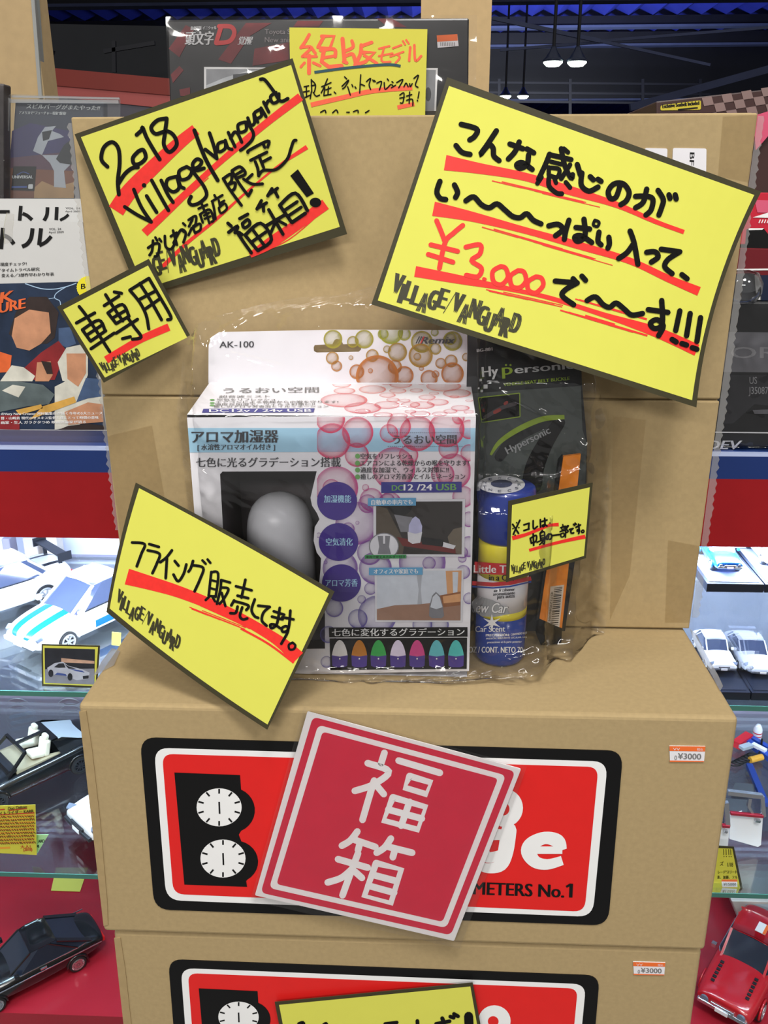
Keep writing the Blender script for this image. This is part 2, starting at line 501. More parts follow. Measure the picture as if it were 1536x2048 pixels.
# ---------------------------------------------------------------- glass showcase behind the carton stack
YC = 0.47
NAVYF = mat('navy_fascia', (18, 48, 112), 0.5, grain=0.03, scale=20)
REDF = mat('red_fascia', (154, 24, 30), 0.75, spec=0.2, grain=0.04, scale=30)
CASEB = mat('pale_case_back', (214, 220, 238), 0.4, grain=0.03, scale=8)
CASEF = mat('red_case_floor', (158, 34, 48), 0.25, grain=0.05, scale=8)
LILAC = mat('grey_case_back', (150, 148, 168), 0.4, grain=0.06, scale=6)
CT, CM, CB = 1.192, 1.162, 1.069
S1, S2, SF = 0.83, 0.50, 0.20
X0, X1, YB = -1.25, 1.25, 0.98
case = thing('display_case', (0, YC, 0), 'glass showcase of model cars with blue and red front band behind the cartons', 'display case')
MB().box((X0, YC, CM), (X1, YC + 0.012, CT)).build('blue_band', NAVYF, case)
MB().box((X0, YC, CB), (X1, YC + 0.012, CM)).build('red_band', REDF, case)
MB().box((X0, YC, CT), (X1, YC + 0.008, CT + 0.004)).build('top_edge_strip', mat('bright_edge', (190, 205, 245), 0.3, grain=0.02, scale=9), case)
MB().box((X0, YC + 0.012, CT - 0.02), (X1, YB, CT)).build('top_panel', mat('blue_top_panel', (56, 86, 160), 0.3, grain=0.03, scale=20), case)
MB().box((X0, YB, S1), (X1, YB + 0.02, CT)).build('upper_back_panel', CASEB, case)
MB().box((X0, YB, SF), (X1, YB + 0.02, S1)).build('lower_back_panel', LILAC, case)
MB().box((X0, YC, SF - 0.06), (X1, YB, SF)).build('red_floor', CASEF, case)
MB().box((X0, YC + 0.02, 0), (X1, YB, SF - 0.06)).build('plinth', NAVYF, case)
LEDM = mat('led_tube', (215, 232, 255), 0.4, emit=12.0)
for sx in (-1, 1):
    a, b = sorted((sx * 0.08, sx * 1.2))
    MB().box((a, YC + 0.03, CB + 0.004), (b, YC + 0.045, CB + 0.016)).build('led_strip', LEDM, case)
def shelf(z):
    o = MB().box((X0, YC, z - 0.008), (X1, YB - 0.01, z)).build('glass_shelf', GLASS, case)
    MB().box((X0, YC - 0.0015, z - 0.008), (X1, YC, z)).build('polished_edge', GLASS_EDGE, o)
shelf(S1); shelf(S2)
# pale packed cartons seen dimly behind the cars, upper left
for k, (a, b, t, c) in enumerate((((2, 1078), (24, 1116), 0.03, (150, 146, 160)), ((44, 1076), (78, 1116), 0.03, (190, 180, 172)), ((84, 1070), (118, 1118), 0.03, (206, 196, 182)))):
    p, q = YP(0.93).hit(*a), YP(0.93).hit(*b)
    o = soft(MB().box((p.x, 0.93, S1 + 0.001), (q.x, 0.96, p.z)).build('storage_carton', mat('dim_carton_paper_' + 'abc'[k], c, 0.6, grain=0.08, scale=30)))
    tag(o, ('grey', 'beige', 'cream')[k] + ' carton at the back of the upper left shelf, ' + ('far left', 'middle', 'right')[k] + ' of three', 'carton')
# finger holes in the sliding back doors
for px in (38, 142):
    o = MB(); c = YP(YB - 0.005).hit(px, 1422)
    P = [c + Vector((0.031 * math.cos(a), 0, 0.031 * math.sin(a))) for a in [2 * math.pi * k / 32 for k in range(33)]]
    o.tube(P, 0.0013, 6); o.build('finger_hole_rim', mat('pale_rim', (170, 172, 180), 0.3, grain=0.02, scale=10), case)
o = MB(); o.beam(YP(YB - 0.006).hit(20, 1434), YP(YB - 0.006).hit(70, 1424), 0.006); o.build('door_latch', mat('pale_blue_latch', (140, 190, 225), 0.3, grain=0.02, scale=9), case)

# ---------------------------------------------------------------- cartons
YT = 0.1492831905934388                         # face of the upright carton
H_BOX, L_BOX = 0.2408, 0.453
Pf, Pt = YP(0.0), YP(YT)
cH = crop(270, 1400, 990 / 1536)

def bauge_carton(label, first):
    tl, tr, bl, brr = [Pf.hit(*p) for p in ((156, 1411), (1478, 1437), (206, 1862), (1410, 1905))]
    t = thing('cardboard_carton', (0, 0, TOP - H_BOX), label, 'carton', 'shipping cartons stacked at the front')
    for p in (tl, tr): p.z = TOP
    for p in (bl, brr): p.z = TOP - H_BOX
    V = [tl, tr, brr, bl] + [p + Vector((0, L_BOX, 0)) for p in (tl, tr, brr, bl)]
    body = mesh_obj('carton_body', V, [(0, 3, 2, 1), (4, 5, 6, 7), (0, 1, 5, 4), (3, 7, 6, 2), (0, 4, 7, 3), (1, 2, 6, 5)], CARD, t)
    soft(body, 0.004, 3)
    fl = MB()                                    # turned-in side flap beside the left edge
    sheet(fl, Pf, [(158, 1424), (172, 1422), (184, 1500), (200, 1640), (214, 1800), (216, 1850), (207, 1852)], 0.0008, 0.0008)
    fl.build('side_flap', CARD2, t)
    lab = MB()
    sheet(lab, Pf, rrect(cH([(15, 117), (1515, 159), (1468, 700), (60, 650)]), 32), 0.0010, 0.0010, 0)
    sheet(lab, Pf, rrect(cH([(59, 148), (1467, 191), (1420, 673), (97, 621)]), 30), 0.0012, 0, 1)
    sheet(lab, Pf, rrect(cH([(84, 167), (1438, 208), (1395, 657), (119, 602)]), 22), 0.0014, 0, 2)
    B = [(122, 225), (326, 233), (329, 276)]
    B += [(300 + 72 * math.cos(a) , 342 + 70 * math.sin(a)) for a in [math.radians(d) for d in range(-66, 75, 12)]]
    B += [(322, 418)]
    B += [(310 + 72 * math.cos(a), 502 + 66 * math.sin(a)) for a in [math.radians(d) for d in range(-74, 64, 12)]]
    B += [(345, 562), (348, 580), (153, 573)]
    sheet(lab, Pf, cH(B), 0.0016, 0, 0)
    for cx, cy in ((261, 333), (273, 492)):
        (x, y), = cH([(cx, cy)]); rx, ry = 70 * .6445, 59 * .6445
        disc(lab, Pf, x, y, rx, ry, 0.0018, 1, 40)
        for k in range(10):
            a = math.radians(126 + 36 * k) if k else math.radians(90)
            a = math.radians(-90 + 36 * k)
            stroke(lab, Pf, [(x + rx * .72 * math.cos(a), y + ry * .72 * math.sin(a)), (x + rx * .97 * math.cos(a), y + ry * .97 * math.sin(a))], 3.4, 0.0020, 0, cap=False)
        stroke(lab, Pf, [(x, y - 11), (x + 1, y + 13)], 3.2, 0.0020, 0, cap=False)
    # the visible end of the word mark and the line under it
    stroke(lab, Pf, cH([(1218, 466), (1326, 466)]), 15, 0.0017, 1, cap=False)
    stroke(lab, Pf, cH([(1326, 472, 26), (1318, 438, 38), (1272, 425, 34), (1228, 445, 40), (1218, 475, 44), (1238, 503, 36), (1278, 512, 30), (1330, 496, 34)]) and [(x, y, w * .62) for x, y, w in cH([(1326, 466, 30), (1312, 438, 44), (1272, 428, 40), (1232, 446, 46), (1222, 472, 50), (1242, 502, 40), (1280, 510, 34), (1326, 498, 30)])], 20, 0.0017, 1, cap=False)
    stroke(lab, Pf, [(x, y, w * .62) for x, y, w in cH([(1140, 418, 34), (1098, 420, 40), (1075, 455, 48), (1095, 488, 36), (1140, 478, 30)])], 20, 0.0017, 1)
    stroke(lab, Pf, [(x, y, w * .62) for x, y, w in cH([(1160, 404, 50), (1150, 470, 50), (1135, 512, 40), (1095, 522, 32), (1062, 510, 28)])], 20, 0.0017, 1)
    (ox, oy), = cH([(1148, 335)])
    disc(lab, Pf, ox, oy, 36, 38, 0.0017, 1); disc(lab, Pf, ox - 3, oy + 2, 12, 13, 0.0018, 2)
    text(lab, Pf, 'METERS No.', *cH([(1050, 603), (1330, 613)]), 25, 0.0017, 0, bold=1.3)
    stroke(lab, Pf, cH([(1352, 613), (1354, 570)]), 7, 0.0017, 0, cap=False); stroke(lab, Pf, cH([(1352, 572), (1338, 580)]), 4.5, 0.0017, 0, cap=False)
    lab.build('printed_label', [BLACK, WHITE_INK, RED], t)
    st = MB()
    q = [(1339, 1492), (1411, 1493), (1408, 1524), (1340, 1523)]
    sheet(st, Pf, q, 0.0010, 0.0008, 0)
    sheet(st, Pf, [(1339, 1492), (1411, 1493), (1410, 1503), (1339, 1502)], 0.0012, 0, 1)
    sheet(st, Pf, [(1339, 1521), (1408, 1522), (1408, 1524), (1340, 1524)], 0.0012, 0, 1)
    text(st, Pf, 'VV', (1346, 1501), (1360, 1501), 5, 0.0014, 0)
    text(st, Pf, '税込', (1394, 1501), (1406, 1501), 5, 0.0014, 0)
    text(st, Pf, '0', (1349, 1520), (1354, 1520), 9, 0.0014, 2)
    text(st, Pf, '¥3000', (1356, 1518), (1402, 1519), 12, 0.0014, 2, bold=0.3)
    stk = st.build('price_sticker', [WHITE, mat('orange_sticker', (238, 112, 50), 0.5, grain=0.02, scale=80), mat('grey_print', (120, 118, 118), 0.5, grain=0.02, scale=80)], t)
    return t, stk

def copy_tree(o, parent=None):
    c = o.copy(); COL.objects.link(c)
    if parent is not None: c.parent = parent; c.matrix_parent_inverse = o.matrix_parent_inverse.copy()
    for ch in [x for x in list(o.children)]: copy_tree(ch, c)
    return c

mid, mid_sticker = bauge_carton('tan carton under the upright one, red label half covered by the pink lucky-box card', True)
low = copy_tree(mid)
low.location = mid.location + Vector((0.0015, 0.004, -H_BOX - 0.0035))
low['label'] = 'lowest tan carton, cut off by the bottom of the photo, yellow card on its label'
for ch in low.children:
    if ch.name.startswith('price_sticker'): ch.location = Vector((-0.008, 0, 0.012))
# clear packing tape along the right edge of the top of the middle carton and on the corners of the lowest one
zt = ZP(TOP)
tp = MB()
R = [(1380, 1258), (1393, 1268), (1408, 1300), (1422, 1326), (1436, 1350), (1446, 1372), (1440, 1382), (1425, 1352), (1405, 1318), (1388, 1283)]
sheet(tp, zt, R, 0.0012, 0.0004)
tp.build('clear_tape', TAPE, mid)
tl_ = MB()
sheet(tl_, zt, [(224, 1296), (240, 1302), (228, 1330), (200, 1344), (186, 1352), (204, 1322)], 0.0012, 0.0004)
tl_.build('clear_tape', TAPE, mid)
tp = MB(); Pl = YP(0.002)
sheet(tp, Pl, [(208, 1866), (219, 1868), (216, 1884), (214, 1898), (203, 1900), (202, 1884)], 0.001, 0.0006)
tp.build('clear_tape', TAPE, low); tp = MB()
sheet(tp, Pl, [(1399, 1906), (1410, 1908), (1414, 1930), (1416, 1944), (1403, 1940)], 0.001, 0.0006)
tp.build('clear_tape', TAPE, low)
# stand under the stack
zs = TOP - 2 * H_BOX - 0.0035
st = MB(); st.box((-0.25, 0.01, 0.0), (0.25, 0.43, zs - 0.03)); st.box((-0.28, -0.002, zs - 0.03), (0.28, 0.45, zs - 0.0005))
struct(st.build('trim_9', mat('stand_board', (120, 96, 70), 0.6, grain=0.1, scale=20)))

# the upright carton: front face is its closed flaps
up = thing('cardboard_carton', (0, YT + H_BOX / 2, TOP), 'tall tan carton standing upright at the back, yellow cards stuck on its front', 'carton', 'shipping cartons stacked at the front')
TL, TR, BR, BL = [Pt.hit(*p) for p in ((141, 234), (1517, 224), (1379, 1256), (256, 1246))]
for p in (BL, BR): p.z = TOP + 0.001
V = [p + Vector((0, 0.004, 0)) for p in (TL, TR, BR, BL)] + [p + Vector((0, H_BOX, 0)) for p in (TL, TR, BR, BL)]
body = mesh_obj('carton_body', V, [(0, 3, 2, 1), (4, 5, 6, 7), (0, 1, 5, 4), (3, 7, 6, 2), (0, 4, 7, 3), (1, 2, 6, 5)], CARD2, up)
soft(body, 0.003, 2)
def flap(z0, z1, nm, m):
    def ed(a, b, z):
        t = (z - b.z) / (a.z - b.z); return b + (a - b) * t
    a, b, c, d = ed(TL, BL, z1), ed(TR, BR, z1), ed(TR, BR, z0), ed(TL, BL, z0)
    V = [a, b, c, d] + [p + Vector((0, 0.0035, 0)) for p in (a, b, c, d)]
    return soft(mesh_obj(nm, V, [(0, 3, 2, 1), (4, 5, 6, 7), (0, 1, 5, 4), (3, 7, 6, 2), (0, 4, 7, 3), (1, 2, 6, 5)], m, up), 0.0015, 2)
zseam = Pt.hit(800, 796).z
flap(zseam + 0.0008, TL.z, 'upper_flap', CARD)
flap(TOP + 0.002, zseam - 0.0008, 'lower_flap', CARD)
tp = MB()
def jag(L, w, side, j=3):
    """a strip of tape whose free edge is torn in small teeth"""
    P = dense(L, 8, False); out = []
    for k, p in enumerate(P): out.append((p[0] + side * (w + (j if k % 2 else 0) + random.uniform(-1.5, 1.5)), p[1]))
    return P + out[::-1]
Pt2 = YP(YT + 0.004)
sheet(tp, Pt2, jag([(1516, 232), (1497, 372), (1470, 580), (1443, 782), (1414, 1000), (1384, 1235)], 12, 1), 0.001, 0.0004)
tp.build('clear_tape', TAPE, up); tp = MB()
sheet(tp, Pt2, jag([(143, 246), (160, 400), (178, 545), (203, 745), (228, 960), (240, 1060)], 7, -1, 4), 0.001, 0.0004)
tp.build('clear_tape', TAPE, up)
FLAT = clear('flat_tape', (0.965, 0.95, 0.92), 0.015, 0.3, 0.25)
for P in ([(1446, 232), (1516, 228), (1498, 364), (1436, 352)], [(214, 872), (304, 850), (330, 1000), (330, 1235), (262, 1230)], [(1336, 1080), (1402, 1092), (1384, 1245), (1330, 1245)], [(1226, 832), (1292, 840), (1260, 1150), (1220, 1240)]):
    tp = MB(); sheet(tp, Pt, P, 0.0004); tp.build('flat_tape', FLAT, up)
for Q, tx in (([(1346, 296), (1413, 297), (1412, 366), (1343, 366)], 'BF-'), ([(1290, 296), (1335, 297), (1334, 324), (1288, 324)], None)):
    st = MB(); sheet(st, Pt, rrect(Q, 4), 0.0008, 0.0006)
    if tx: text(st, Pt, 'BF-1', (1380, 305), (1378, 348), 9, 0.0010, 1, bold=0.4)
    st.build('barcode_label', [WHITE, BLACK], up)

# ---------------------------------------------------------------- hand-written price cards
def logo(mb, surf, p0, p1, h, off, i, up, word='VILLAGE/VANGUARD', only=None, fat=.055):
    """the shop's stamp: narrow capitals that hop up and down along the line"""
    jump = {0: .30, 1: -.12, 2: .10, 3: -.02, 4: -.26, 5: .02, 6: .22, 7: 0, 8: .22, 9: -.22, 10: .16, 11: -.04, 12: -.28, 13: .12, 14: -.30, 15: .05}
    wid = {'I': .42, '/': .75, 'N': 1.05, 'G': 1.02, 'V': 1.1}
    tot = sum(wid.get(c, .95) for c in word); x = 0.0
    ex, ey = p1[0] - p0[0], p1[1] - p0[1]; ul = math.hypot(*up)
    for k, c in enumerate(word):
        w = wid.get(c, .95)
        a = (x + .06) / tot; b = (x + w - .06) / tot; x += w
        if only and k not in only: continue
        j = jump[k] * h
        A = (p0[0] + ex * a + up[0] / ul * j, p0[1] + ey * a + up[1] / ul * j)
        B = (p0[0] + ex * b + up[0] / ul * j, p0[1] + ey * b + up[1] / ul * j)
        if c == '/':
            stroke(mb, surf, [A, (B[0] + up[0] / ul * h * 1.15, B[1] + up[1] / ul * h * 1.15)], h * .035, off, i, cap=False)
        else:
            text(mb, surf, c, A, B, h, off, i, bold=h * fat, up=up)

def price_card(loc, label, cr, surf, outer, inner, ink, reds=(), reddry=(), redink=(), lg=None, bow=None, bowi=None, w=22, extra=None, group='olive-bordered yellow price cards', fat=.055):
    c = surf.hit(*cr([outer[0]])[0])
    t = thing('price_card', c, label, 'price card', group)
    sc = cr([(1, 0)])[0][0] - cr([(0, 0)])[0][0]
    mul = lambda bw: {k: (d[0] * sc, d[1] * sc) for k, d in bw.items()} if bw else None
    mb = MB(); quadgrid(mb, surf, cr(outer), 0, 0.0007, 16, 0, mul(bow)); mb.build('card_sheet', OLIVE, t)
    mb = MB(); quadgrid(mb, surf, cr(inner), 0.00015, 0, 16, 0, mul(bowi or bow)); mb.build('yellow_face', YEL, t)
    if reds:
        mb = MB()
        for P in reds: stroke(mb, surf, [(x, y, k * sc) for x, y, k in cr(P)], 1, 0.00035, cap=False)
        for P, k in reddry: stroke(mb, surf, cr(P), k * sc, 0.00035, cap=False)
        for P, k in redink: stroke(mb, surf, cr(P), k * sc, 0.00045)
        mb.build('red_marker_lines', RED_INK, t)
    mb = MB()
    for P in ink:
        k = w
        if isinstance(P, tuple): P, k = P
        if len(P) == 1: disc(mb, surf, *cr(P)[0], k * sc * .62, k * sc * .62, 0.0006, n=12)
        else: stroke(mb, surf, cr(P), k * sc, 0.0006)
    if extra: extra(mb, surf, cr)
    mb.build('handwriting', INK, t)
    if lg:
        mb = MB(); p0, p1, h, up = lg[:4]
        a, b = cr([p0, p1]); logo(mb, surf, a, b, h * sc, 0.0005, 0, up, only=lg[4] if len(lg) > 4 else None, fat=fat)
        mb.build('shop_stamp', mat('olive_stamp', (54, 52, 30), 0.5, grain=0.03, scale=90), t)
    return t

cA = crop(140, 100, 560 / 1536)
sA = tilted(420, 340, YT - 0.014, -4, -3)
inkA = [
 [(205,640),(172,600),(185,535),(230,505),(265,540),(272,620),(262,720),(268,792)], [(264,735),(300,680),(340,648),(372,643)],
 [(375,555),(345,590),(352,625),(385,622),(415,590),(402,548),(375,555)], [(365,465),(392,440),(398,425),(420,480),(460,550),(492,600)],
 [(530,375),(480,385),(445,425),(470,460),(530,445),(570,470),(585,520),(545,560),(515,520),(520,460),(528,400),(530,375)],
 ([(300,860),(370,905),(445,943)],20), ([(350,765),(390,860),(445,943)],20), ([(420,800),(450,850),(475,890)],20), ([(406,742)],20),
 ([(448,715),(500,810),(540,880)],20), ([(500,715),(535,790),(565,835)],20),
 ([(578,695),(535,710),(530,750),(565,778),(598,755),(588,700)],20), ([(588,692),(605,745),(625,758)],20),
 ([(640,640),(598,665),(608,710),(650,700),(668,662),(640,640)],20), ([(664,655),(700,700),(738,755),(748,800),(710,838),(670,850),(652,832),(664,804)],20),
 ([(668,655),(705,640),(722,612),(696,598),(672,628),(690,660),(735,648)],20),
 ([(682,440),(740,590),(810,715)],22), ([(742,545),(805,595)],20), ([(765,455),(790,530),(805,595)],20),
 ([(848,500),(812,515),(815,558),(850,540),(852,500)],18), ([(852,495),(866,535),(888,545)],18),
 ([(868,452),(905,530)],18), ([(880,485),(902,450),(922,462),(942,505)],18),
 ([(958,395),(922,410),(930,450),(966,438),(964,395)],18), ([(968,395),(1004,450),(1000,490),(962,530),(935,550)],18),
 ([(975,372),(992,412),(1012,398),(1008,352)],18), ([(1008,350),(1030,395)],18),
 ([(1042,325),(1012,345),(1020,375),(1050,360),(1045,325)],18), ([(1048,318),(1075,365)],18), ([(1062,285),(1090,340)],18), ([(1075,302),(1088,278),(1105,280)],18),
 ([(1130,232),(1100,255),(1112,290),(1142,278),(1146,240)],18), ([(1045,160),(1070,165),(1120,230),(1155,280),(1195,266)],19),
 ([(428,1085),(465,1062),(490,1068),(482,1122),(465,1132)],15), ([(455,1045),(450,1100),(436,1125)],15), ([(490,1035),(500,1050)],14), ([(468,1028),(478,1045)],14),
 ([(520,1020),(525,1078),(553,1092),(576,1060)],15), ([(565,990),(586,1068)],15), ([(553,1022),(590,1002),(568,1058)],15), ([(580,1032),(610,985),(635,1005),(622,1055)],15),
 ([(620,950),(632,962)],14), ([(610,985),(625,998)],14), ([(650,1015),(668,975)],14), ([(650,932),(690,910),(688,955),(676,965)],14), ([(672,928),(652,968)],14), ([(675,975),(686,1004)],14), ([(675,974),(712,952),(715,985),(686,1003)],14),
 ([(705,870),(752,848)],14), ([(722,842),(740,890)],14), ([(715,905),(728,946)],14), ([(712,902),(765,875),(788,930),(776,942)],14), ([(735,908),(762,893)],13), ([(738,926),(770,912)],13), ([(748,893),(764,950)],13),
 ([(792,796),(802,814)],14), ([(778,830),(836,796)],14), ([(780,830),(790,870),(798,926)],14), ([(816,824),(822,856)],13), ([(820,842),(846,826)],13), ([(816,868),(828,895),(860,870),(848,842),(816,866)],13),
 ([(840,705),(880,770),(940,852)],17), ([(840,706),(882,680),(886,715),(868,738)],17), ([(872,735),(905,728),(902,760),(885,772)],17), ([(888,662),(932,640),(962,678),(915,702)],17), ([(902,688),(942,664)],16), ([(888,664),(930,735),(978,800)],17), ([(978,800),(996,768)],17), ([(1000,682),(972,708)],16), ([(952,708),(1000,735),(1056,734)],17),
 ([(1058,512),(1068,534)],17), ([(975,562),(985,548),(1086,498),(1084,532)],17), ([(990,605),(1080,560)],17), ([(1036,580),(1062,645)],17), ([(1060,612),(1100,590)],17), ([(1016,612),(1030,650),(1034,690)],17), ([(1034,690),(1060,660),(1130,655),(1190,600),(1212,540),(1226,500),(1240,495)],17),
 ([(866,950),(884,966)],19), ([(870,1000),(920,965),(905,1002)],19), ([(908,985),(950,1050),(994,1112)],19), ([(928,1000),(945,1012)],17), ([(930,925),(975,900)],18), ([(945,952),(956,976),(986,955),(975,930),(945,952)],18), ([(960,1015),(1030,1100)],19), ([(960,1015),(1045,950),(1105,1040),(1030,1100)],19), ([(1002,985),(1066,1072)],18), ([(992,1056),(1074,998)],18),
 ([(1050,826),(1025,872)],18), ([(1030,866),(1078,838)],18), ([(1060,850),(1062,884)],18), ([(1108,760),(1084,800)],18), ([(1092,790),(1138,758)],18), ([(1124,774),(1140,806)],18), ([(1074,965),(1180,903)],19), ([(1090,876),(1130,945),(1168,1010)],19), ([(1126,945),(1102,1000)],17), ([(1140,935),(1184,958)],17),
 ([(1150,852),(1216,945)],20), ([(1150,852),(1236,785),(1302,880)],20), ([(1172,882),(1246,832)],18), ([(1194,912),(1268,862)],18), ([(1218,945),(1290,896)],20),
]
def bang(mb, surf, cr):
    sheet(mb, surf, cr([(1208, 690), (1250, 654), (1338, 786), (1298, 808)]), 0.0006)
    (x, y), = cr([(1346, 836)]); disc(mb, surf, x, y, 11.5, 9.5, 0.0006)
price_card(None, 'yellow card reading 2018, upper left, tilted on the upright carton', cA, sA,
 [(25,462),(1220,45),(1520,1010),(381,1352)], [(60,478),(1213,82),(1480,970),(408,1310)], inkA,
 reds=[[(252,882,92),(330,770,88),(480,620,80),(600,510,70),(690,436,62)], [(408,1004,46),(560,860,42),(760,670,32),(950,505,38),(1100,382,40),(1265,256,46)], [(500,1196,24),(640,1060,20),(800,930,18),(960,786,12),(1130,645,13),(1300,532,26)], [(988,1126,30),(1100,1058,62),(1250,955,60),(1402,846,62)]],
 reddry=[([(1020,1120),(1200,1040),(1390,880)],6), ([(560,880),(760,700)],5)], w=22, extra=bang, lg=((322,1290),(832,1130),104,(-.26,-.97),(4,5,6,7,8,9,10,11,12,13,14,15)))

cB = crop(740, 150, 796 / 1536)
_pB = YP(YT - 0.062).hit(1130, 480)
def bendB(q):
    u = (q.x - _pB.x)
    return -0.9 * max(u - 0.02, 0) ** 2 - 0.35 * max(-u - 0.05, 0) ** 2
sB = tilted(1130, 480, YT - 0.062, 9, 4, bendB)
inkB = [
 [(352,190),(412,208),(405,235),(385,250)], [(332,272),(355,298),(386,306)], [(488,215),(455,265),(425,308),(458,270),(475,282),(478,312),(498,330)],
 [(540,266),(590,284)], [(576,258),(560,295),(534,324)], [(606,285),(632,300)], [(612,308),(606,345),(578,360),(566,346),(588,338),(626,364)],
 ([(693,305),(675,350),(650,402)],20), ([(693,307),(776,326)],20), ([(738,284),(752,350),(776,398),(782,384)],20), ([(772,346),(738,400)],18), ([(748,284),(764,298)],18), ([(698,334),(738,344)],17), ([(690,356),(690,386)],17), ([(690,357),(730,364),(722,394),(690,386)],17), ([(662,394),(646,418)],18), ([(690,398),(692,430),(720,455),(740,458)],19), ([(712,400),(718,416)],17), ([(756,414),(772,434)],18),
 [(800,345),(812,385)], [(818,378),(816,425),(845,448),(880,432)], [(850,392),(862,404)], [(880,402),(892,410)],
 [(966,424),(950,470),(928,476),(920,448),(942,420),(978,420),(1000,452),(990,484),(968,500)],
 [(1025,468),(1070,468),(1092,480),(1085,520),(1065,540)], [(1068,440),(1055,490),(1025,512)], [(1112,445),(1132,480),(1126,510),(1115,540)], [(1154,462),(1158,476)], [(1178,462),(1182,478)],
 [(270,410),(258,450),(270,475),(292,480)], [(326,424),(338,452),(330,472)],
 [(370,485),(400,470),(430,500),(460,512),(490,497),(520,520),(550,545),(580,550),(605,535),(630,560),(660,574)],
 [(690,582),(726,576),(744,596),(716,620)], [(768,560),(756,600),(750,634)], [(795,588),(848,594)], [(826,556),(830,620),(802,642),(790,625),(815,620),(856,646)], ([(868,560),(884,568),(878,584),(862,578),(868,560)],12), [(884,606),(880,640),(892,655)], [(922,626),(924,652),(918,668)],
 [(1004,602),(1020,650),(1034,730)], [(1014,655),(992,685),(960,708)], [(1068,684),(1100,682),(1112,702),(1086,722)], [(1124,672),(1196,682)], [(1192,684),(1150,712),(1138,740),(1166,766)], [(1204,770),(1224,786)],
 [(715,795),(800,802)], [(796,804),(755,828),(742,852),(786,886)], [(784,786),(796,800)], [(818,776),(832,792)],
 [(838,870),(870,856),(900,886),(925,896),(950,880),(980,902),(1010,926),(1052,920)],
 [(1074,905),(1150,916)], [(1126,870),(1128,960),(1098,978),(1082,958),(1108,944),(1132,968),(1114,1006)],
 [(1196,910),(1180,986)], [(1236,920),(1222,1006)], [(1276,936),(1262,1028)], [(1166,1020),(1182,1030)], [(1204,1036),(1222,1042)], [(1244,1052),(1262,1058)],
]
def dry(P, n, spread, k):
    out = []
    rnd = random.Random(len(P) * 7 + n)
    for j in range(n):
        a = rnd.uniform(0, .5); b = rnd.uniform(a + .2, 1); d = rnd.uniform(.4, 1) * spread
        q = [lerp2(P[0], P[1], a + (b - a) * t / 4) for t in range(5)]
        out.append(([(x - d * .3, y + d) for x, y in q], rnd.uniform(.5, 1) * k))
    return out
price_card(None, 'large yellow card with red ¥3,000, upper right of the upright carton', cB, sB,
 [(298,8),(1510,450),(1260,1283),(5,885)], [(305,42),(1483,463),(1243,1255),(30,870)], inkB,
 reds=[[(290,338,60),(420,360,42),(600,393,32),(760,442,36),(950,500,24),(1100,565,18),(1212,606,17)], [(245,516,56),(400,548,38),(600,600,26),(800,656,30),(1000,716,26),(1150,785,28),(1270,835,36)], [(174,758,42),(350,790,34),(550,828,18),(700,862,18),(900,925,20),(1100,990,40),(1262,1062,46)]],
 reddry=dry([(470,392),(900,495)], 9, 18, 6) + dry([(430,570),(950,720)], 9, 18, 6) + dry([(420,810),(800,895)], 7, 14, 5) + dry([(720,880),(1120,1000)], 6, 22, 8) + dry([(760,860),(1100,960)], 4, -8, 8),
 redink=[([(257,562),(275,605),(290,645)],19), ([(358,580),(322,610),(290,645),(268,745)],19), ([(235,655),(338,680)],19), ([(225,692),(320,722)],19), ([(370,664),(425,655),(424,690),(392,716),(430,745),(416,778),(372,772)],19), ([(439,786),(444,788)],13),
         ([(505,738),(474,758),(478,798),(508,808),(532,780),(524,746),(505,738)],18), ([(572,754),(542,776),(548,814),(578,820),(602,794),(594,760),(572,754)],18), ([(640,778),(610,798),(612,830),(640,840),(668,812),(662,784),(640,778)],18)],
 lg=((72,858),(566,1002),76,(.30,-.95)), fat=.072, bow={'r': (-42, -6), 'l': (2, 0)}, bowi={'r': (-34, -6)}, w=21)

cC = crop(110, 510, 280 / 1536)
sC = tilted(250, 640, YT - 0.033, -2, 18)
price_card(None, 'small square yellow card with three big characters, left edge of the upright carton', cC, sC,
 [(22,570),(1030,42),(1482,880),(535,1402)], [(88,600),(1020,115),(1450,905),(548,1345)],
 [[(235,745),(435,635)], [(265,565),(360,690),(600,1060)], [(300,820),(390,945)], [(300,820),(480,715),(550,830)], [(390,945),(556,830)], [(348,878),(512,770)], [(395,1028),(650,856)],
  [(540,555),(700,450)], [(650,405),(730,420)], [(555,435),(640,570),(742,722)], [(580,635),(670,752)], [(580,635),(738,542),(812,672)], [(670,752),(812,672)], [(626,694),(776,606)], [(670,858),(905,705)], [(800,690),(870,790),(945,900),(850,924)], [(740,918),(826,896)],
  [(820,385),(930,520),(1000,660),(1028,810)], [(820,385),(1030,255)], [(1030,255),(1150,460),(1272,678),(1235,710)], [(930,312),(1050,500),(1168,710)], [(920,490),(1092,400)], [(985,595),(1150,480)]],
 reds=[[(560,1152,86),(750,1035,80),(950,920,80),(1250,790,84)]], w=36, lg=((530,1300),(942,1110),96,(-.40,-.92)))

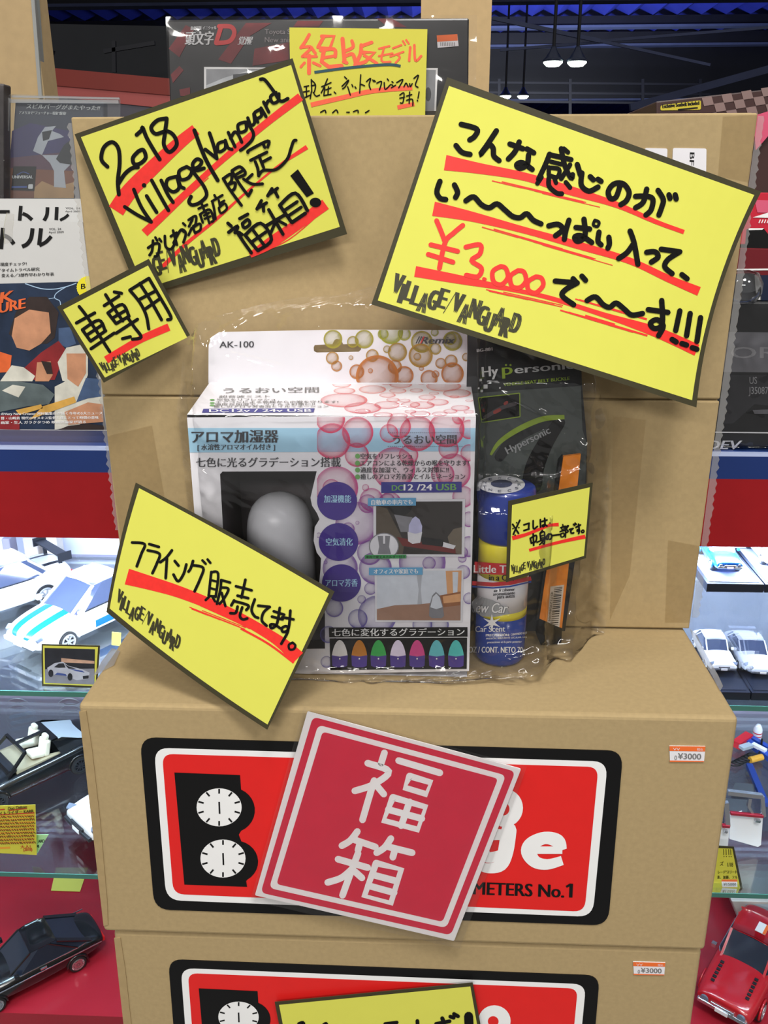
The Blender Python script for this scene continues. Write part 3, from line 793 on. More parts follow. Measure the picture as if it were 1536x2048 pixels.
cD = crop(200, 960, 480 / 1536)
sD = tilted(440, 1200, 0.006, 9, -12)
price_card(None, 'tilted long yellow card with one thick red underline, in front of the humidifier box', cD, sD,
 [(228,18),(1500,715),(1070,1598),(40,845)], [(250,52),(1465,727),(1072,1565),(62,822)],
 [[(205,400),(285,410),(265,470),(235,552)], [(315,410),(376,428)], [(305,450),(380,472),(365,530),(335,596)], [(460,450),(425,495),(385,526)], [(428,500),(420,628)], [(478,518),(502,548)], [(470,605),(500,648),(535,600),(552,540)], [(595,518),(580,565),(566,586)], [(590,545),(660,562),(642,630),(605,712)], ([(655,514),(676,536)],16), ([(688,508),(706,530)],16),
  ([(712,588),(695,742)],17), ([(712,590),(756,600),(740,748)],17), ([(708,640),(748,650)],15), ([(700,690),(742,702)],15), ([(695,742),(738,744)],16), ([(700,745),(676,768)],16), ([(720,750),(736,776)],16), ([(775,640),(832,656)],17), ([(775,640),(770,700),(748,792)],17), ([(782,688),(822,698),(792,760),(765,792)],17), ([(778,722),(802,806)],17),
  ([(870,680),(970,706)],18), ([(930,638),(905,752)],18), ([(880,740),(948,756)],18), ([(858,770),(840,802)],18), ([(855,774),(948,802),(936,832)],18), ([(880,810),(868,850),(834,852)],18), ([(910,815),(895,870),(914,892),(942,886)],18),
  ([(990,764),(970,830),(988,870),(1012,882)],18), ([(1012,804),(1086,812)],18), ([(1082,814),(1045,850),(1036,900),(1066,932)],18), ([(1112,840),(1178,862)],18), ([(1100,874),(1168,892)],18), ([(1150,818),(1132,920),(1098,948),(1090,926),(1118,926),(1152,948)],18), ([(1166,878),(1238,892)],18), ([(1218,836),(1206,950),(1172,972),(1164,948),(1194,936),(1202,970),(1160,1048)],18), ([(1232,1040),(1208,1056),(1214,1084),(1240,1082),(1250,1058),(1232,1040)],15)],
 reds=[[(172,618,104),(330,662,88),(500,714,76),(700,792,70),(900,884,64),(1080,988,66),(1180,1058,78),(1266,1140,96)]],
 reddry=dry([(540,780),(1000,960)], 7, 24, 8) + [([(900,950),(1080,1050),(1240,1170)],14), ([(640,800),(860,900),(960,950)],12)],
 lg=((96,800),(500,1090),84,(.24,-.97)), fat=.06, bow={'l': (-14, 0), 'b': (-16, 14), 't': (6, -8)}, w=18)

cE = crop(1000, 960, 200 / 1536)
sE = tilted(1096, 1066, 0.045, 0, 16)
price_card(None, 'small yellow card with two red underlines, in front of the aerosol can', cE, sE,
 [(130,325),(1425,40),(1320,1200),(95,1572)], [(185,385),(1380,112),(1290,1165),(145,1505)],
 [[(195,680),(285,820)], [(305,618),(205,832)], ([(256,655)],20), ([(200,746)],20), ([(290,730)],20), ([(232,846)],20),
  [(368,688),(448,664)], [(446,668),(440,752)], [(368,776),(446,752)], [(510,624),(516,748),(575,712)], [(620,610),(624,722)], [(648,636),(722,614)], [(686,588),(690,690),(662,716),(654,696),(686,686),(722,706)], ([(768,660)],18),
  [(465,895),(482,970)], [(465,896),(556,850),(550,940),(482,968)], [(510,828),(518,1002)], ([(652,774),(618,812)],24), ([(615,820),(628,932)],24), ([(615,822),(682,800),(682,972),(660,972)],24), ([(620,862),(680,846)],22), ([(622,898),(680,884)],22), ([(568,956),(700,900)],24), ([(694,908),(610,992)],24),
  [(748,828),(742,900),(716,908),(716,868),(750,832),(792,840),(792,890),(765,912)], [(815,852),(912,838)],
  ([(932,732),(1002,708)],24), ([(965,684),(968,712)],22), ([(950,742),(956,764)],22), ([(988,732),(980,758)],22), ([(924,792),(1010,766)],24), ([(935,826),(940,874),(984,862),(978,815),(935,828)],22), ([(1010,720),(1052,700),(1022,752),(1048,788),(1012,810)],24), ([(1010,722),(1006,878)],24),
  [(1068,760),(1122,744)], [(1118,746),(1088,780),(1098,816),(1132,812)], [(1130,680),(1146,696)], [(1154,664),(1170,680)], [(1168,726),(1236,690)], [(1206,678),(1216,770),(1192,786),(1188,766),(1220,770),(1210,822)], ([(1270,768),(1250,788),(1264,808),(1290,798),(1286,772),(1270,768)],22)],
 reds=[[(188,895,66),(400,838,52),(650,738,46),(770,695,46),(902,684,56)], [(448,1080,46),(700,1010,46),(950,946,50),(1310,868,62)]], w=28, lg=((168,1440),(690,1310),104,(.03,-1)))

# yellow card on the lowest carton, its writing cut by the frame
cI = crop(530, 1960, 450 / 1536)
sI = Plane((0, -0.002, 0), (0, -1, 0))
_o = MB()
price_card(None, 'yellow card on the lowest carton at the bottom edge of the photo', cI, sI,
 [(66,152),(1418,20),(1530,620),(190,790)], [(96,170),(1402,44),(1500,600),(210,760)],
 [([(232,300),(262,296),(250,360)],26), ([(400,306),(420,300),(415,360)],22), ([(820,300),(900,290)],24), ([(1040,280),(1050,330),(1110,320)],26), ([(1210,262),(1220,300),(1205,380)],28), ([(1168,300),(1260,282)],26), ([(1265,250),(1288,258)],26), ([(1290,232),(1318,248)],26), ([(1390,248),(1394,330),(1398,400)],62)],
 w=26)

# pink-red card in a clear pouch: the two characters 福箱
t = thing('lucky_box_card', Pf.hit(760, 1650), 'square pink-red card with two white characters in clear pouch, over the carton label', 'card')
PINK = mat('pink_red_print', (222, 38, 72), 0.35, grain=0.03, scale=50)
Pk = Plane((0, -0.0050, 0.985), (0, -1, 0.010))
mb = MB(); sheet(mb, Pk, rrect(cH([(535,36),(1198,214),(990,748),(372,606)]), 3), 0, 0.0008); mb.build('paper_sheet', mat('bright_white_paper', (250, 248, 250), 0.45, grain=0.01, scale=60), t)
Qp = cH([(552,52),(1180,222),(980,730),(390,598)])
mb = MB(); sheet(mb, Pk, rrect(Qp, 12), 0.0002, 0, 0)
f1 = [inq(Qp, a, b) for a, b in ((.035, .035), (.965, .035), (.965, .965), (.035, .965))]
f2 = [inq(Qp, a, b) for a, b in ((.065, .065), (.935, .065), (.935, .935), (.065, .935))]
sheet(mb, Pk, rrect(f1, 12), 0.0004, 0, 1); sheet(mb, Pk, rrect(f2, 8), 0.0006, 0, 0)
PWI = mat('bright_white_print', (252, 250, 251), 0.45, grain=0.01, scale=60)
mb.build('printed_ground', [PINK, PWI], t)
mb = MB()
for P in ([(774,164),(764,196)], [(722,196),(788,222),(740,262),(682,282)], [(742,250),(724,310),(706,372)], [(752,268),(772,292)], [(818,188),(946,226)],
          [(852,236),(918,256),(904,292),(838,272),(852,236)], [(800,302),(902,332),(878,402),(772,374),(800,302)], [(852,316),(826,390)], [(786,340),(890,368)],
          [(690,408),(668,436),(642,452)], [(676,432),(746,456)], [(698,444),(692,466)], [(794,430),(774,458),(750,474)], [(780,454),(860,474)], [(806,466),(800,488)],
          [(630,494),(722,520)], [(692,476),(668,540),(644,606)], [(672,526),(640,552),(598,566)], [(682,532),(704,552)], [(748,506),(826,526),(794,630),(712,608),(748,506)], [(736,542),(812,562)], [(724,576),(804,598)]):
    stroke(mb, Pk, cH(P), 13.5, 0.0008, curved=len(P) < 5)
mb.build('white_characters', PWI, t)
# the pouch: a thin clear film with a welded margin, slightly wavy
def wav(q): return 0.0018 + 0.0016 * noise.noise(Vector((q.x * 20, q.z * 26, 1.7)))
Pw = Plane((0, -0.0050, 0.985), (0, -1, 0.010), wav)
mb = MB(); quadgrid(mb, Pw, cH([(524,22),(1216,208),(1008,772),(358,622)]), 0.0004, 0, 60)
mb.build('clear_pouch', clear('laminate_film', (0.97, 0.97, 0.97), 0.04, 0.6, 0.06, milk=0.006), t, smooth=True)

# ---------------------------------------------------------------- humidifier box
G1 = crop(360, 640, .390625)
G2 = crop(360, 980, .390625)
YF, YBK = 0.054, 0.112                          # front and back of the box
Pb, Pbk = YP(YF), YP(YBK)
hz = Pb.hit(660, 832).z                         # height of its top
Ptop = ZP(hz)
YBK = 0.136
zbk = YP(YBK).hit(680, 766).z                   # the top rises towards the hanging tab
Ptop = Plane((0, YF, hz), (0, hz - zbk, YBK - YF))
t = thing('humidifier_box', (-0.057, YF, TOP), 'white product box with pink and purple bubbles and a window, on the middle carton', 'box')
def zedge(surf, px, py, z):
    q = surf.hit(px, py); q.z = z; return q
xa, xb = Pb.hit(374, 835).x, Pb.hit(952, 829).x
V = [(xa, YF + .0006, TOP + .0006), (xb, YF + .0006, TOP + .0006), (xb, YBK, TOP + .0006), (xa, YBK, TOP + .0006), (xa, YF + .0006, hz), (xb, YF + .0006, hz), (xb, YBK, zbk), (xa, YBK, zbk)]
mesh_obj('box_shell', V, [(0, 3, 2, 1), (4, 5, 6, 7), (1, 2, 6, 5), (2, 3, 7, 6), (3, 0, 4, 7)], WHITE, t)
# front panel with its cut-out window (scalloped along the round badges)
circ = [((674, 1002), 40), ((677, 1084), 39.5), ((683, 1166), 39)]
win = G1([(205, 790), (218, 776), (700, 774)])
win += G2([(668, 40), (676, 80), (702, 120), (714, 150), (690, 190), (684, 260), (700, 320), (722, 350), (720, 400), (712, 480), (730, 560), (742, 640), (742, 812)])
win += [(460, 1297), (458, 1280)]
fr = [(374, 835), (952, 829), (938, 1342), (414, 1352)]
mb = MB()
def zfix(mb):
    for v in mb.V: v.z = min(max(v.z, TOP + .0008), hz)
sheet(mb, Pb, dense(fr, 40), 0, 0, holes=[dense(win, 40)])
zfix(mb)
mb.build('front_panel', WHITE, t)
# dark tray behind the window
DARKTRAY = mat('dark_tray', (92, 86, 88), 0.4, grain=0.06, scale=40)
wx0, wx1 = Pb.hit(440, 943).x - .002, Pb.hit(648, 1296).x + .003
wz0, wz1 = Pb.hit(458, 1296).z - .002, Pb.hit(440, 943).z + .002
mb = MB(); y0, y1 = YF + .0008, YBK - .002
mb.add([(wx0, y0, wz0), (wx1, y0, wz0), (wx1, y1, wz0), (wx0, y1, wz0), (wx0, y0, wz1), (wx1, y0, wz1), (wx1, y1, wz1), (wx0, y1, wz1)],
       [(0, 1, 2, 3), (7, 6, 5, 4), (1, 5, 6, 2), (2, 6, 7, 3), (3, 7, 4, 0)])
mb.build('inner_tray', DARKTRAY, t)
mb = MB(); sheet(mb, YP(YF + .0004), win, 0); mb.build('window_film', clear('window_film', (0.96, 0.96, 0.97), 0.02, 0.5, 0.06), t)
# hanging tab
tab = G1([(145, 322), (146, 130), (160, 88), (200, 62), (800, 50), (1440, 52), (1470, 75), (1474, 322)])
slot = G1([(690, 128), (780, 124), (790, 104), (800, 97), (822, 99), (836, 124), (915, 122), (927, 132), (927, 152), (915, 163), (700, 167), (686, 160), (684, 140)])
mb = MB(); Pk2 = YP(YBK - .0008); sheet(mb, Pk2, dense(tab, 40), 0, 0.0007, holes=[slot])
for v in mb.V:
    if v.z < zbk + .003: v.z = zbk - .001
mb.build('hanging_tab', WHITE, t)
# printed matter
LBLUE = mat('light_blue_print', (160, 202, 226), 0.45, grain=0.02, scale=60)
PURP = mat('purple_print', (72, 52, 142), 0.45, grain=0.02, scale=60)
NAVYP = mat('navy_print', (60, 60, 140), 0.45, grain=0.02, scale=60)
GREENP = mat('green_print', (112, 168, 96), 0.45, grain=0.02, scale=60)
SKYP = mat('sky_blue_print', (98, 164, 206), 0.45, grain=0.02, scale=60)
PALE = mat('pale_cyan_print', (170, 214, 240), 0.45, grain=0.02, scale=60)
GREYT = mat('dark_grey_print', (62, 62, 66), 0.45, grain=0.02, scale=60)
def tx(mb, s, a, b, h, i=0, bold=0, cr=None, surf=Pb, off=.0008, shear=0, up=(0.01, -1)):
    (a, b) = cr([a, b]) if cr else (a, b)
    text(mb, surf, s, a, b, h * (.390625 if cr else 1), off, i, bold, shear, up)
mb = MB(); sheet(mb, Pb, G1([(40, 553), (1513, 553), (1510, 672), (50, 678)]), .0003); mb.build('blue_stripe', LBLUE, t)
BUB = ink_bubble()
def bubbles(name, surf, L, clip, parent, squash=1.0, base=.0004):
    V = []; Fc = []; inkc = []
    for k, (x, y, r, c, st) in enumerate(L):
        o = base + k * 4e-6
        prof = ((0, .10), (.55, .16), (.80, .30), (.93, .62), (1.0, .80)); n = 30
        col = lin(c); b = len(V)
        cx_, cy_, rx, ry = x, y, r, r * squash
        def P(a, f):
            px, py = cx_ + rx * f * math.cos(a), cy_ + ry * f * math.sin(a)
            return surf.hit(min(max(px, clip[0]), clip[2]), min(max(py, clip[1]), clip[3]), o)
        V.append(P(0, 0)); inkc.append(col + (prof[0][1] * st,))
        for f, al in prof[1:]:
            for q in range(n):
                a = 2 * math.pi * q / n
                V.append(P(a, f)); inkc.append(col + (min(.92, al * st * (0.75 + .4 * (math.sin(a + .7) > .0) )),))
        for q in range(n): Fc.append((b, b + 1 + (q + 1) % n, b + 1 + q))
        for ri in range(len(prof) - 2):
            s0 = b + 1 + ri * n; s1 = s0 + n
            for q in range(n): Fc.append((s0 + q, s0 + (q + 1) % n, s1 + (q + 1) % n, s1 + q))
    o = mesh_obj(name, V, Fc, BUB, parent)
    at_ = o.data.color_attributes.new('ink', 'FLOAT_COLOR', 'POINT')
    for k, c in enumerate(inkc): at_.data[k].color = c
    return o
rb = random.Random(11)
def mixc(a, b, f): return tuple(a[k] + (b[k] - a[k]) * max(0, min(1, f)) for k in range(3))
YG, OR_, SAL, PK_, MG, VI, BV = (158, 164, 30), (190, 112, 36), (232, 124, 104), (222, 66, 104), (198, 70, 150), (142, 84, 170), (98, 92, 172)
tabL = []
for x, y, r in ((783,98,48),(943,98,48),(1080,62,62),(1148,72,34),(1040,72,28),(885,112,30),(985,182,33),(1113,165,49),(1060,150,20),(780,195,33),(802,236,28),(875,193,12),(905,265,38),(1238,112,56),(1232,182,62),(1215,188,20),(1308,148,30),(1395,108,50),(1384,96,32),(1335,222,28),(1388,210,33),(1395,275,58),(1100,240,36),(1148,284,48),(1275,300,44),(1308,278,20),(1304,64,20),(1236,248,13),(1466,190,22),(1010,290,110),(975,260,13)):
    (a, b), = G1([(x, y)]); tabL.append((a, b, r * .39, mixc(YG, OR_, (y - 60) / 210), 1.9))
bubbles('printed_bubbles', Pk2, tabL, (425, 660, 934, 765), t, base=.0003)
topL = []
for x, y, r in ((828,330,48),(842,362,56),(840,410,120),(985,355,70),(1060,322,34),(935,450,95),(935,467,42),(1130,330,58),(1062,384,42),(1115,362,44),(1210,360,34),(1235,322,26),(1350,338,90),(1418,375,72),(1405,392,26),(1265,395,44),(1300,375,26),(1320,420,56),(1435,450,48),(1385,466,36),(1240,435,64),(1180,432,50),(1060,434,66),(1090,408,34),(1150,412,30),(1040,486,50),(1120,490,46),(1230,480,52),(1330,480,40),(1180,468,30),(1480,412,20),(1482,470,30)):
    (a, b), = G1([(x, y)]); topL.append((a, b, r * .39, mixc(SAL, PK_, (y - 340) / 170), .8))
bubbles('printed_bubbles', Ptop, topL, (640, 768, 947, 834), t, .30, .0003)
frL = []
big = ((770,505,75),(780,620,92),(910,575,80),(905,690,62),(1070,580,48),(1120,545,62),(1215,580,92),(1365,560,92),(1480,560,50),(1375,660,52),(1480,680,44),(1095,760,110),(1400,775,92),(1345,790,60),(800,860,112),(775,860,46),(950,858,18),(980,920,60),(1075,940,60),(1450,905,56),(1170,690,50),(1425,500,32))
for x, y, r in big:
    (a, b), = G1([(x, y)]); frL.append((a, b, r * .39, mixc(PK_, MG, (y - 560) / 380), 1.05))
for x, y, r in ((960,70,48),(1060,60,44),(1480,150,40),(905,170,110),(908,168,10),(710,232,14),(970,320,64),(1000,400,84),(1240,370,120),(1275,375,34),(1445,320,30),(1480,290,54),(1450,420,36),(975,505,32),(1480,555,30),(790,605,46),(745,370,10),(820,400,90),(910,660,50),(1010,640,100),(760,740,44),(750,880,30),(1240,690,50),(1330,690,46),(672,825,22),(1445,350,22),(860,200,34),(930,560,22)):
    (a, b), = G2([(x, y)]); frL.append((a, b, r * .39, mixc(MG, mixc(VI, BV, (y - 300) / 420), (y + 60) / 300), 1.05))
bubbles('printed_bubbles', Pb, [q for q in frL if q[0] > 634], (634, 834, 941, 1340), t)
mb = MB()
for (x, y), r in circ: disc(mb, Pb, x, y, r, r * .96, .0006, 0, 40)
for s, (a, b), y in (('加湿機能', (648, 702), 1004), ('空気清化', (652, 705), 1090), ('アロマ芳香', (651, 715), 1172)):
    tx(mb, s, (a, y), (b, y), 14, 1, .35)
mb.build('round_badges', [PURP, PALE], t)
mb = MB()
tx(mb, 'AK-100', (202, 142), (378, 140), 32, 0, .35, G1, Pk2, .0005)
tx(mb, 'Remix', (1232, 122), (1408, 120), 34, 0, .9, G1, Pk2, .0009, .25)
for k in range(3): stroke(mb, Pk2, G1([(1208 + k * 12, 120), (1226 + k * 12, 84)]), 2.0, .0009, 1 if k == 2 else 0, cap=False)
tx(mb, 'アロマ加湿器', (60, 625), (502, 622), 60, 0, 1.0, G1)
tx(mb, '[ 水溶性アロマオイル付き ]', (90, 664), (486, 662), 28, 0, .35, G1)
tx(mb, '七色に光るグラデーション搭載', (82, 750), (822, 748), 46, 0, .4, G1)
tx(mb, 'うるおい空間', (1090, 632), (1415, 630), 44, 0, .4, G1)
for y in (577, 647):
    for k in range(38): disc(mb, Pb, *G1([(1066 + k * 10.2, y)])[0], .9, .9, .0008, 0, 6)
for s, y, x1 in (('空気をリフレッシュ', 710, 1190), ('エアコンによる乾燥からの喉を守ります!', 745, 1478), ('適度な加湿で、ウィルス対策に!!', 780, 1375), ('癒しのアロマ芳香浴とイルミネーション', 814, 1460)):
    tx(mb, s, (924, y), (x1, y - 1), 27, 0, .3, G1)
tx(mb, 'うるおい空間', (222, 372), (710, 368), 26, 2, .4, G1, Ptop, .0005)
for s, y, a, b in (('超音波ミスト', 396, 200, 460), ('空気をリフレッシュ', 412, 190, 490), ('エアコンによる乾燥からの喉を守ります!', 424, 182, 810), ('適度な加湿で、ウィルス対策に!!', 436, 178, 690), ('癒しのアロマ芳香浴とイルミネーション', 447, 172, 760)):
    tx(mb, s, (a, y), (b, y - 1), 11, 2, .2, G1, Ptop, .0005)
mb.build('printed_text', [GREYT, RED, mat('grey_top_print', (110, 108, 104), 0.45, grain=0.02, scale=60)], t)
mb = MB()
for y in (697, 733, 768, 803): disc(mb, Pb, *G1([(909, y)])[0], 5, 5, .0009)
for y in (408, 424, 436): disc(mb, Ptop, *G1([(165, y)])[0], 5, 1.6, .0005, 0, 12)
mb.build('green_dots', GREENP, t)
mb = MB()
sheet(mb, Pb, G1([(1030, 830), (1442, 828), (1442, 882), (1030, 886)]), .0009)
sheet(mb, Ptop, G1([(120, 454), (690, 452), (684, 472), (112, 474)]), .0004)
tx(mb, 'DC', (1085, 874), (1142, 873), 28, 1, .5, G1, off=.0011); tx(mb, '12 /24', (1146, 873), (1290, 872), 32, 2, .6, G1, off=.0011); tx(mb, 'USB', (1312, 872), (1414, 871), 33, 1, .6, G1, off=.0011)
tx(mb, 'DC12v / 24v USB', (150, 471), (672, 470), 15, 2, .5, G1, Ptop, .0006)
mb.build('voltage_band', [NAVYP, GREENP, WHITE_INK], t)
# two printed photographs
PH = dict(dark=(52, 48, 46), dash=(88, 78, 66), seat=(112, 102, 88), red=(110, 42, 40), white=(220, 220, 226), lav=(186, 186, 222), grey=(128, 128, 134), curtain=(206, 212, 222), curt2=(176, 180, 188), wood=(158, 122, 102), tan=(216, 160, 112), brown=(150, 98, 64), black=(30, 30, 32))
PM = {k: mat('photo_' + k, v, 0.4, grain=0.05, scale=150) for k, v in PH.items()}
keys = list(PM); pmats = [PM[k] for k in keys]; PI = {k: i for i, k in enumerate(keys)}
def pic(mb, P, k, o): sheet(mb, Pb, G2(P), o, 0, PI[k])
mb = MB()
pic(mb, [(990,48),(1460,46),(1456,342),(990,340)], 'white', .0008); pic(mb, [(990,48),(1460,46),(1456,342),(990,340)], 'grey', .0007)
pic(mb, [(1004,60),(1446,58),(1442,330),(1004,328)], 'dark', .0009); pic(mb, [(1004,80),(1060,95),(1150,270),(1140,328),(1004,328)], 'dash', .0010)
pic(mb, [(1062,90),(1090,60),(1200,60),(1180,110),(1120,150)], 'black', .0010); pic(mb, [(1096,125),(1190,140),(1170,215),(1130,215)], 'grey', .0011)
pic(mb, [(1370,240),(1400,200),(1443,190),(1442,330),(1390,320)], 'seat', .0010); pic(mb, [(1110,240),(1410,300),(1412,326),(1140,286)], 'red', .0011)
pic(mb, [(1230,240),(1350,255),(1345,290),(1240,278)], 'black', .0012); pic(mb, [(1345,265),(1412,285),(1400,303),(1340,290)], 'white', .0012)
pic(mb, [(1165,215),(1240,215),(1230,270),(1190,276),(1168,262)], 'white', .0013); pic(mb, [(1170,215),(1172,180),(1190,145),(1206,135),(1226,150),(1240,185),(1238,215),(1205,224)], 'lav', .0014)
disc(mb, Pb, *G2([(1044, 288)])[0], 30, 27, .0013, PI['grey']); disc(mb, Pb, *G2([(1044, 288)])[0], 28, 25, .0014, PI['white'])
pic(mb, [(1012,235),(1076,235),(1070,290),(1080,328),(1012,328),(1020,290)], 'grey', .0016); pic(mb, [(1040,228),(1050,228),(1050,275),(1040,275)], 'white', .0018)
mb.build('printed_photo', pmats, t)
mb = MB()
pic(mb, [(996,402),(1452,402),(1446,676),(1000,676)], 'white', .0008)
pic(mb, [(1008,414),(1442,412),(1436,668),(1008,666)], 'curtain', .0009); pic(mb, [(1210,420),(1240,420),(1232,510),(1240,590),(1215,590),(1222,510)], 'curt2', .0010)
pic(mb, [(1360,414),(1442,412),(1438,560),(1370,560)], 'tan', .0010); pic(mb, [(1395,420),(1425,420),(1420,530),(1398,530)], 'curtain', .0011)
pic(mb, [(1008,610),(1100,590),(1230,585),(1437,560),(1436,668),(1008,666)], 'wood', .0011); pic(mb, [(1330,540),(1436,520),(1436,590),(1350,600)], 'brown', .0012)
pic(mb, [(1345,545),(1436,530),(1436,572),(1350,580)], 'tan', .0013)
pic(mb, [(1275,645),(1278,590),(1292,540),(1310,522),(1330,540),(1345,590),(1352,645),(1340,656),(1290,656)], 'grey', .0014); pic(mb, [(1282,600),(1294,548),(1312,530),(1330,550),(1344,600),(1312,610)], 'curtain', .0015)
mb.build('printed_photo', pmats, t)
mb = MB()
sheet(mb, Pb, G2([(962, 42), (1208, 40), (1208, 80), (962, 82)]), .0018); sheet(mb, Pb, G2([(967, 398), (1242, 396), (1242, 434), (967, 436)]), .0018)
tx(mb, '自動車の車内でも', (980, 74), (1190, 72), 24, 1, .3, G2, off=.002); tx(mb, 'オフィスや家庭でも', (992, 428), (1218, 426), 24, 1, .3, G2, off=.002)
sheet(mb, Pb, G2([(946, 333), (1158, 331), (1158, 350), (946, 352)]), .0018, 0, 2); tx(mb, '車内で使えるホルダー付き', (952, 349), (1152, 347), 12, 3, .1, G2, off=.002)
mb.build('photo_captions', [SKYP, WHITE_INK, mat('green_caption', (60, 150, 84), 0.45, grain=0.02, scale=60), BLACK], t)
mb = MB()
sheet(mb, Pb, G2([(762, 704), (1472, 702), (1472, 752), (764, 756)]), .0008); sheet(mb, Pb, G2([(766, 760), (1470, 756), (1468, 916), (770, 922)]), .0008)
stroke(mb, Pb, G2([(764, 757), (1472, 753)]), 1.2, .0010, 1, cap=False)
tx(mb, '七色に変化するグラデーション', (778, 746), (1456, 742), 36, 1, .3, G2, off=.001)
egg = ((818, (228, 226, 226)), (918, (190, 120, 34)), (1016, (56, 170, 84)), (1116, (226, 216, 240)), (1214, (214, 72, 140)), (1314, (100, 190, 200)), (1413, (84, 196, 192)))
EM = [BLACK, WHITE_INK, PURP]
for k, (x, c) in enumerate(egg):
    EM.append(mat('egg_print_' + ('white', 'amber', 'green', 'lilac', 'pink', 'aqua', 'teal')[k], c, 0.45, grain=0.04, scale=200))
    pts = [(x + 40 * math.cos(a) * (1 - .18 * max(0, -math.sin(a))), 848 + (80 if math.sin(a) < 0 else 8) * math.sin(a)) for a in [2 * math.pi * q / 24 for q in range(24)]]
    sheet(mb, Pb, G2(pts), .0010, 0, 3 + k)
    sheet(mb, Pb, G2([(x - 41, 846), (x, 853), (x + 41, 846), (x + 38, 900), (x + 20, 908), (x - 20, 908), (x - 38, 900)]), .0011, 0, 2)
    disc(mb, Pb, *G2([(x, 864)])[0], 1.6, 1.6, .0013, 1, 8)
mb.build('seven_colour_strip', EM, t)
sheet_ = MB(); sheet(sheet_, Pb, [(604, 1283), (649, 1279), (650, 1297), (600, 1298)], .0004); sheet_.build('window_foot', BLACK, t)

# the humidifier standing inside its box
HY = .0945
r = .0292
ht = YP(HY).hit(560, 988).z
t2 = thing('humidifier', (YP(HY).hit(562, 1100).x, HY, wz0 + .001), 'white bullet-shaped humidifier seen through the box window', 'humidifier')
cx_ = t2.location.x; z0 = wz0 + .002; zm = z0 + (ht - z0) * .36
MB().lathe((cx_, HY, 0), [(r * .92, z0), (r * 1.0, z0 + .004), (r * 1.01, zm)], 48).build('base', mat('humidifier_base', (206, 206, 212), 0.35, grain=0.01, scale=30), t2, smooth=True)
dome = [(r * 1.01, zm + .0006)] + [(r * (1 - u ** 6.5) ** .5, zm + .0006 + (ht - zm) * u) for u in (.1, .2, .35, .5, .6, .7, .78, .85, .9, .94, .97, .985, .995)] + [(0.0008, ht)]
MB().lathe((cx_, HY, 0), dome, 48).build('dome', mat('humidifier_dome', (246, 247, 252), 0.3, grain=0.01, scale=30), t2, smooth=True)

# ---------------------------------------------------------------- aerosol can
G3 = crop(900, 640, 340 / 995)
cb = ZP(TOP).hit(1000, 1312)
rc = .0222
cyy = cb.y
cxx = YP(cyy).hit(1006, 1150).x
ctop = YP(cyy).hit(1008, 970).z
t = thing('aerosol_can', (cxx, cyy, TOP), 'blue-capped car air freshener can standing beside the humidifier box', 'can')
CS = Cyl(cxx, cyy, rc)
zc = lambda y, px=1000: CS.hit(px, y).z
CANB = mat('can_blue', (30, 62, 150), 0.25, grain=0.02, scale=40, coat=.4)
CAPB = mat('cap_blue', (28, 52, 140), 0.3, grain=0.03, scale=40, coat=.3)
CANY = mat('can_yellow', (232, 218, 60), 0.25, grain=0.02, scale=40, coat=.4)
CANW = mat('can_white', (228, 226, 230), 0.25, grain=0.02, scale=40, coat=.4)
CANR = mat('can_red', (206, 44, 52), 0.3, grain=0.02, scale=40, coat=.4)
zz = [zc(1322), zc(1243), zc(1228), zc(1168), zc(1164), zc(1095)]
z_b = TOP + .001
prof = [(rc * .94, z_b), (rc, z_b + .003), (rc, zz[1])]
mb = MB().lathe((cxx, cyy, 0), prof, 48, 0).lathe((cxx, cyy, 0), [(rc, zz[1]), (rc, zz[2])], 48, 1).lathe((cxx, cyy, 0), [(rc, zz[2]), (rc, zz[4])], 48, 2).lathe((cxx, cyy, 0), [(rc, zz[4]), (rc, zz[5]), (rc * .98, zz[5] + .001)], 48, 1)
can = mb.build('can_body', [CANB, CANY, CANW], t, smooth=True)
MB().lathe((cxx, cyy, 0), [(rc * 1.0, zz[5] + .0012), (rc * 1.05, zz[5] + .003), (rc * 1.1, ctop - .004), (rc * 1.06, ctop - .001), (rc * 1.0, ctop)], 48).build('cap', CAPB, t, smooth=True)
mb = MB(); Zc = ZP(ctop + .0004)
disc(mb, Zc, 1003, 969, 47, 18, .0, 0, 40); disc(mb, Zc, 1003, 967, 22, 8, .0003, 1, 11)
for k, s in enumerate('NEWCAR' + 'SCENT'):
    a = math.radians(200 + k * 32); x, y = 1003 + 36 * math.cos(a), 969 + 13.5 * math.sin(a)
    text(mb, Zc, s, (x - 3.5, y + 2), (x + 3.5, y + 2), 4.5, .0003, 1)
mb.build('cap_sticker', [mat('silver_sticker', (206, 206, 212), 0.3, grain=0.04, scale=60), mat('dark_sticker_print', (60, 66, 96), 0.4, grain=0.03, scale=60)], t)
mb = MB()
def band_px(p, w, i, o=.0003):
    stroke(mb, CS, dense(p, 6, False), w, o, i, cap=False)
band_px(G3([(142, 1448), (250, 1456), (345, 1460)]), 23, 0); band_px(G3([(130, 1540), (250, 1548), (350, 1540), (475, 1512)]), 8, 0); band_px(G3([(130, 1560), (250, 1568), (350, 1560), (475, 1532)]), 3, 1)
T = lambda s, a, b, h, i, o=.0006, bold=.3, shear=0: text(mb, CS, s, *G3([a, b]), h * .342, o, i, bold, shear, (0.02, -1))
T('Little Trees', (140, 1478), (440, 1482), 44, 2, bold=.5)
T('in a Can', (228, 1524), (372, 1526), 34, 3, bold=.4)
T('air freshener', (256, 1592), (380, 1584), 17, 4); T('aromatizante', (252, 1614), (380, 1606), 17, 4); T('para autos', (276, 1632), (378, 1624), 17, 4)
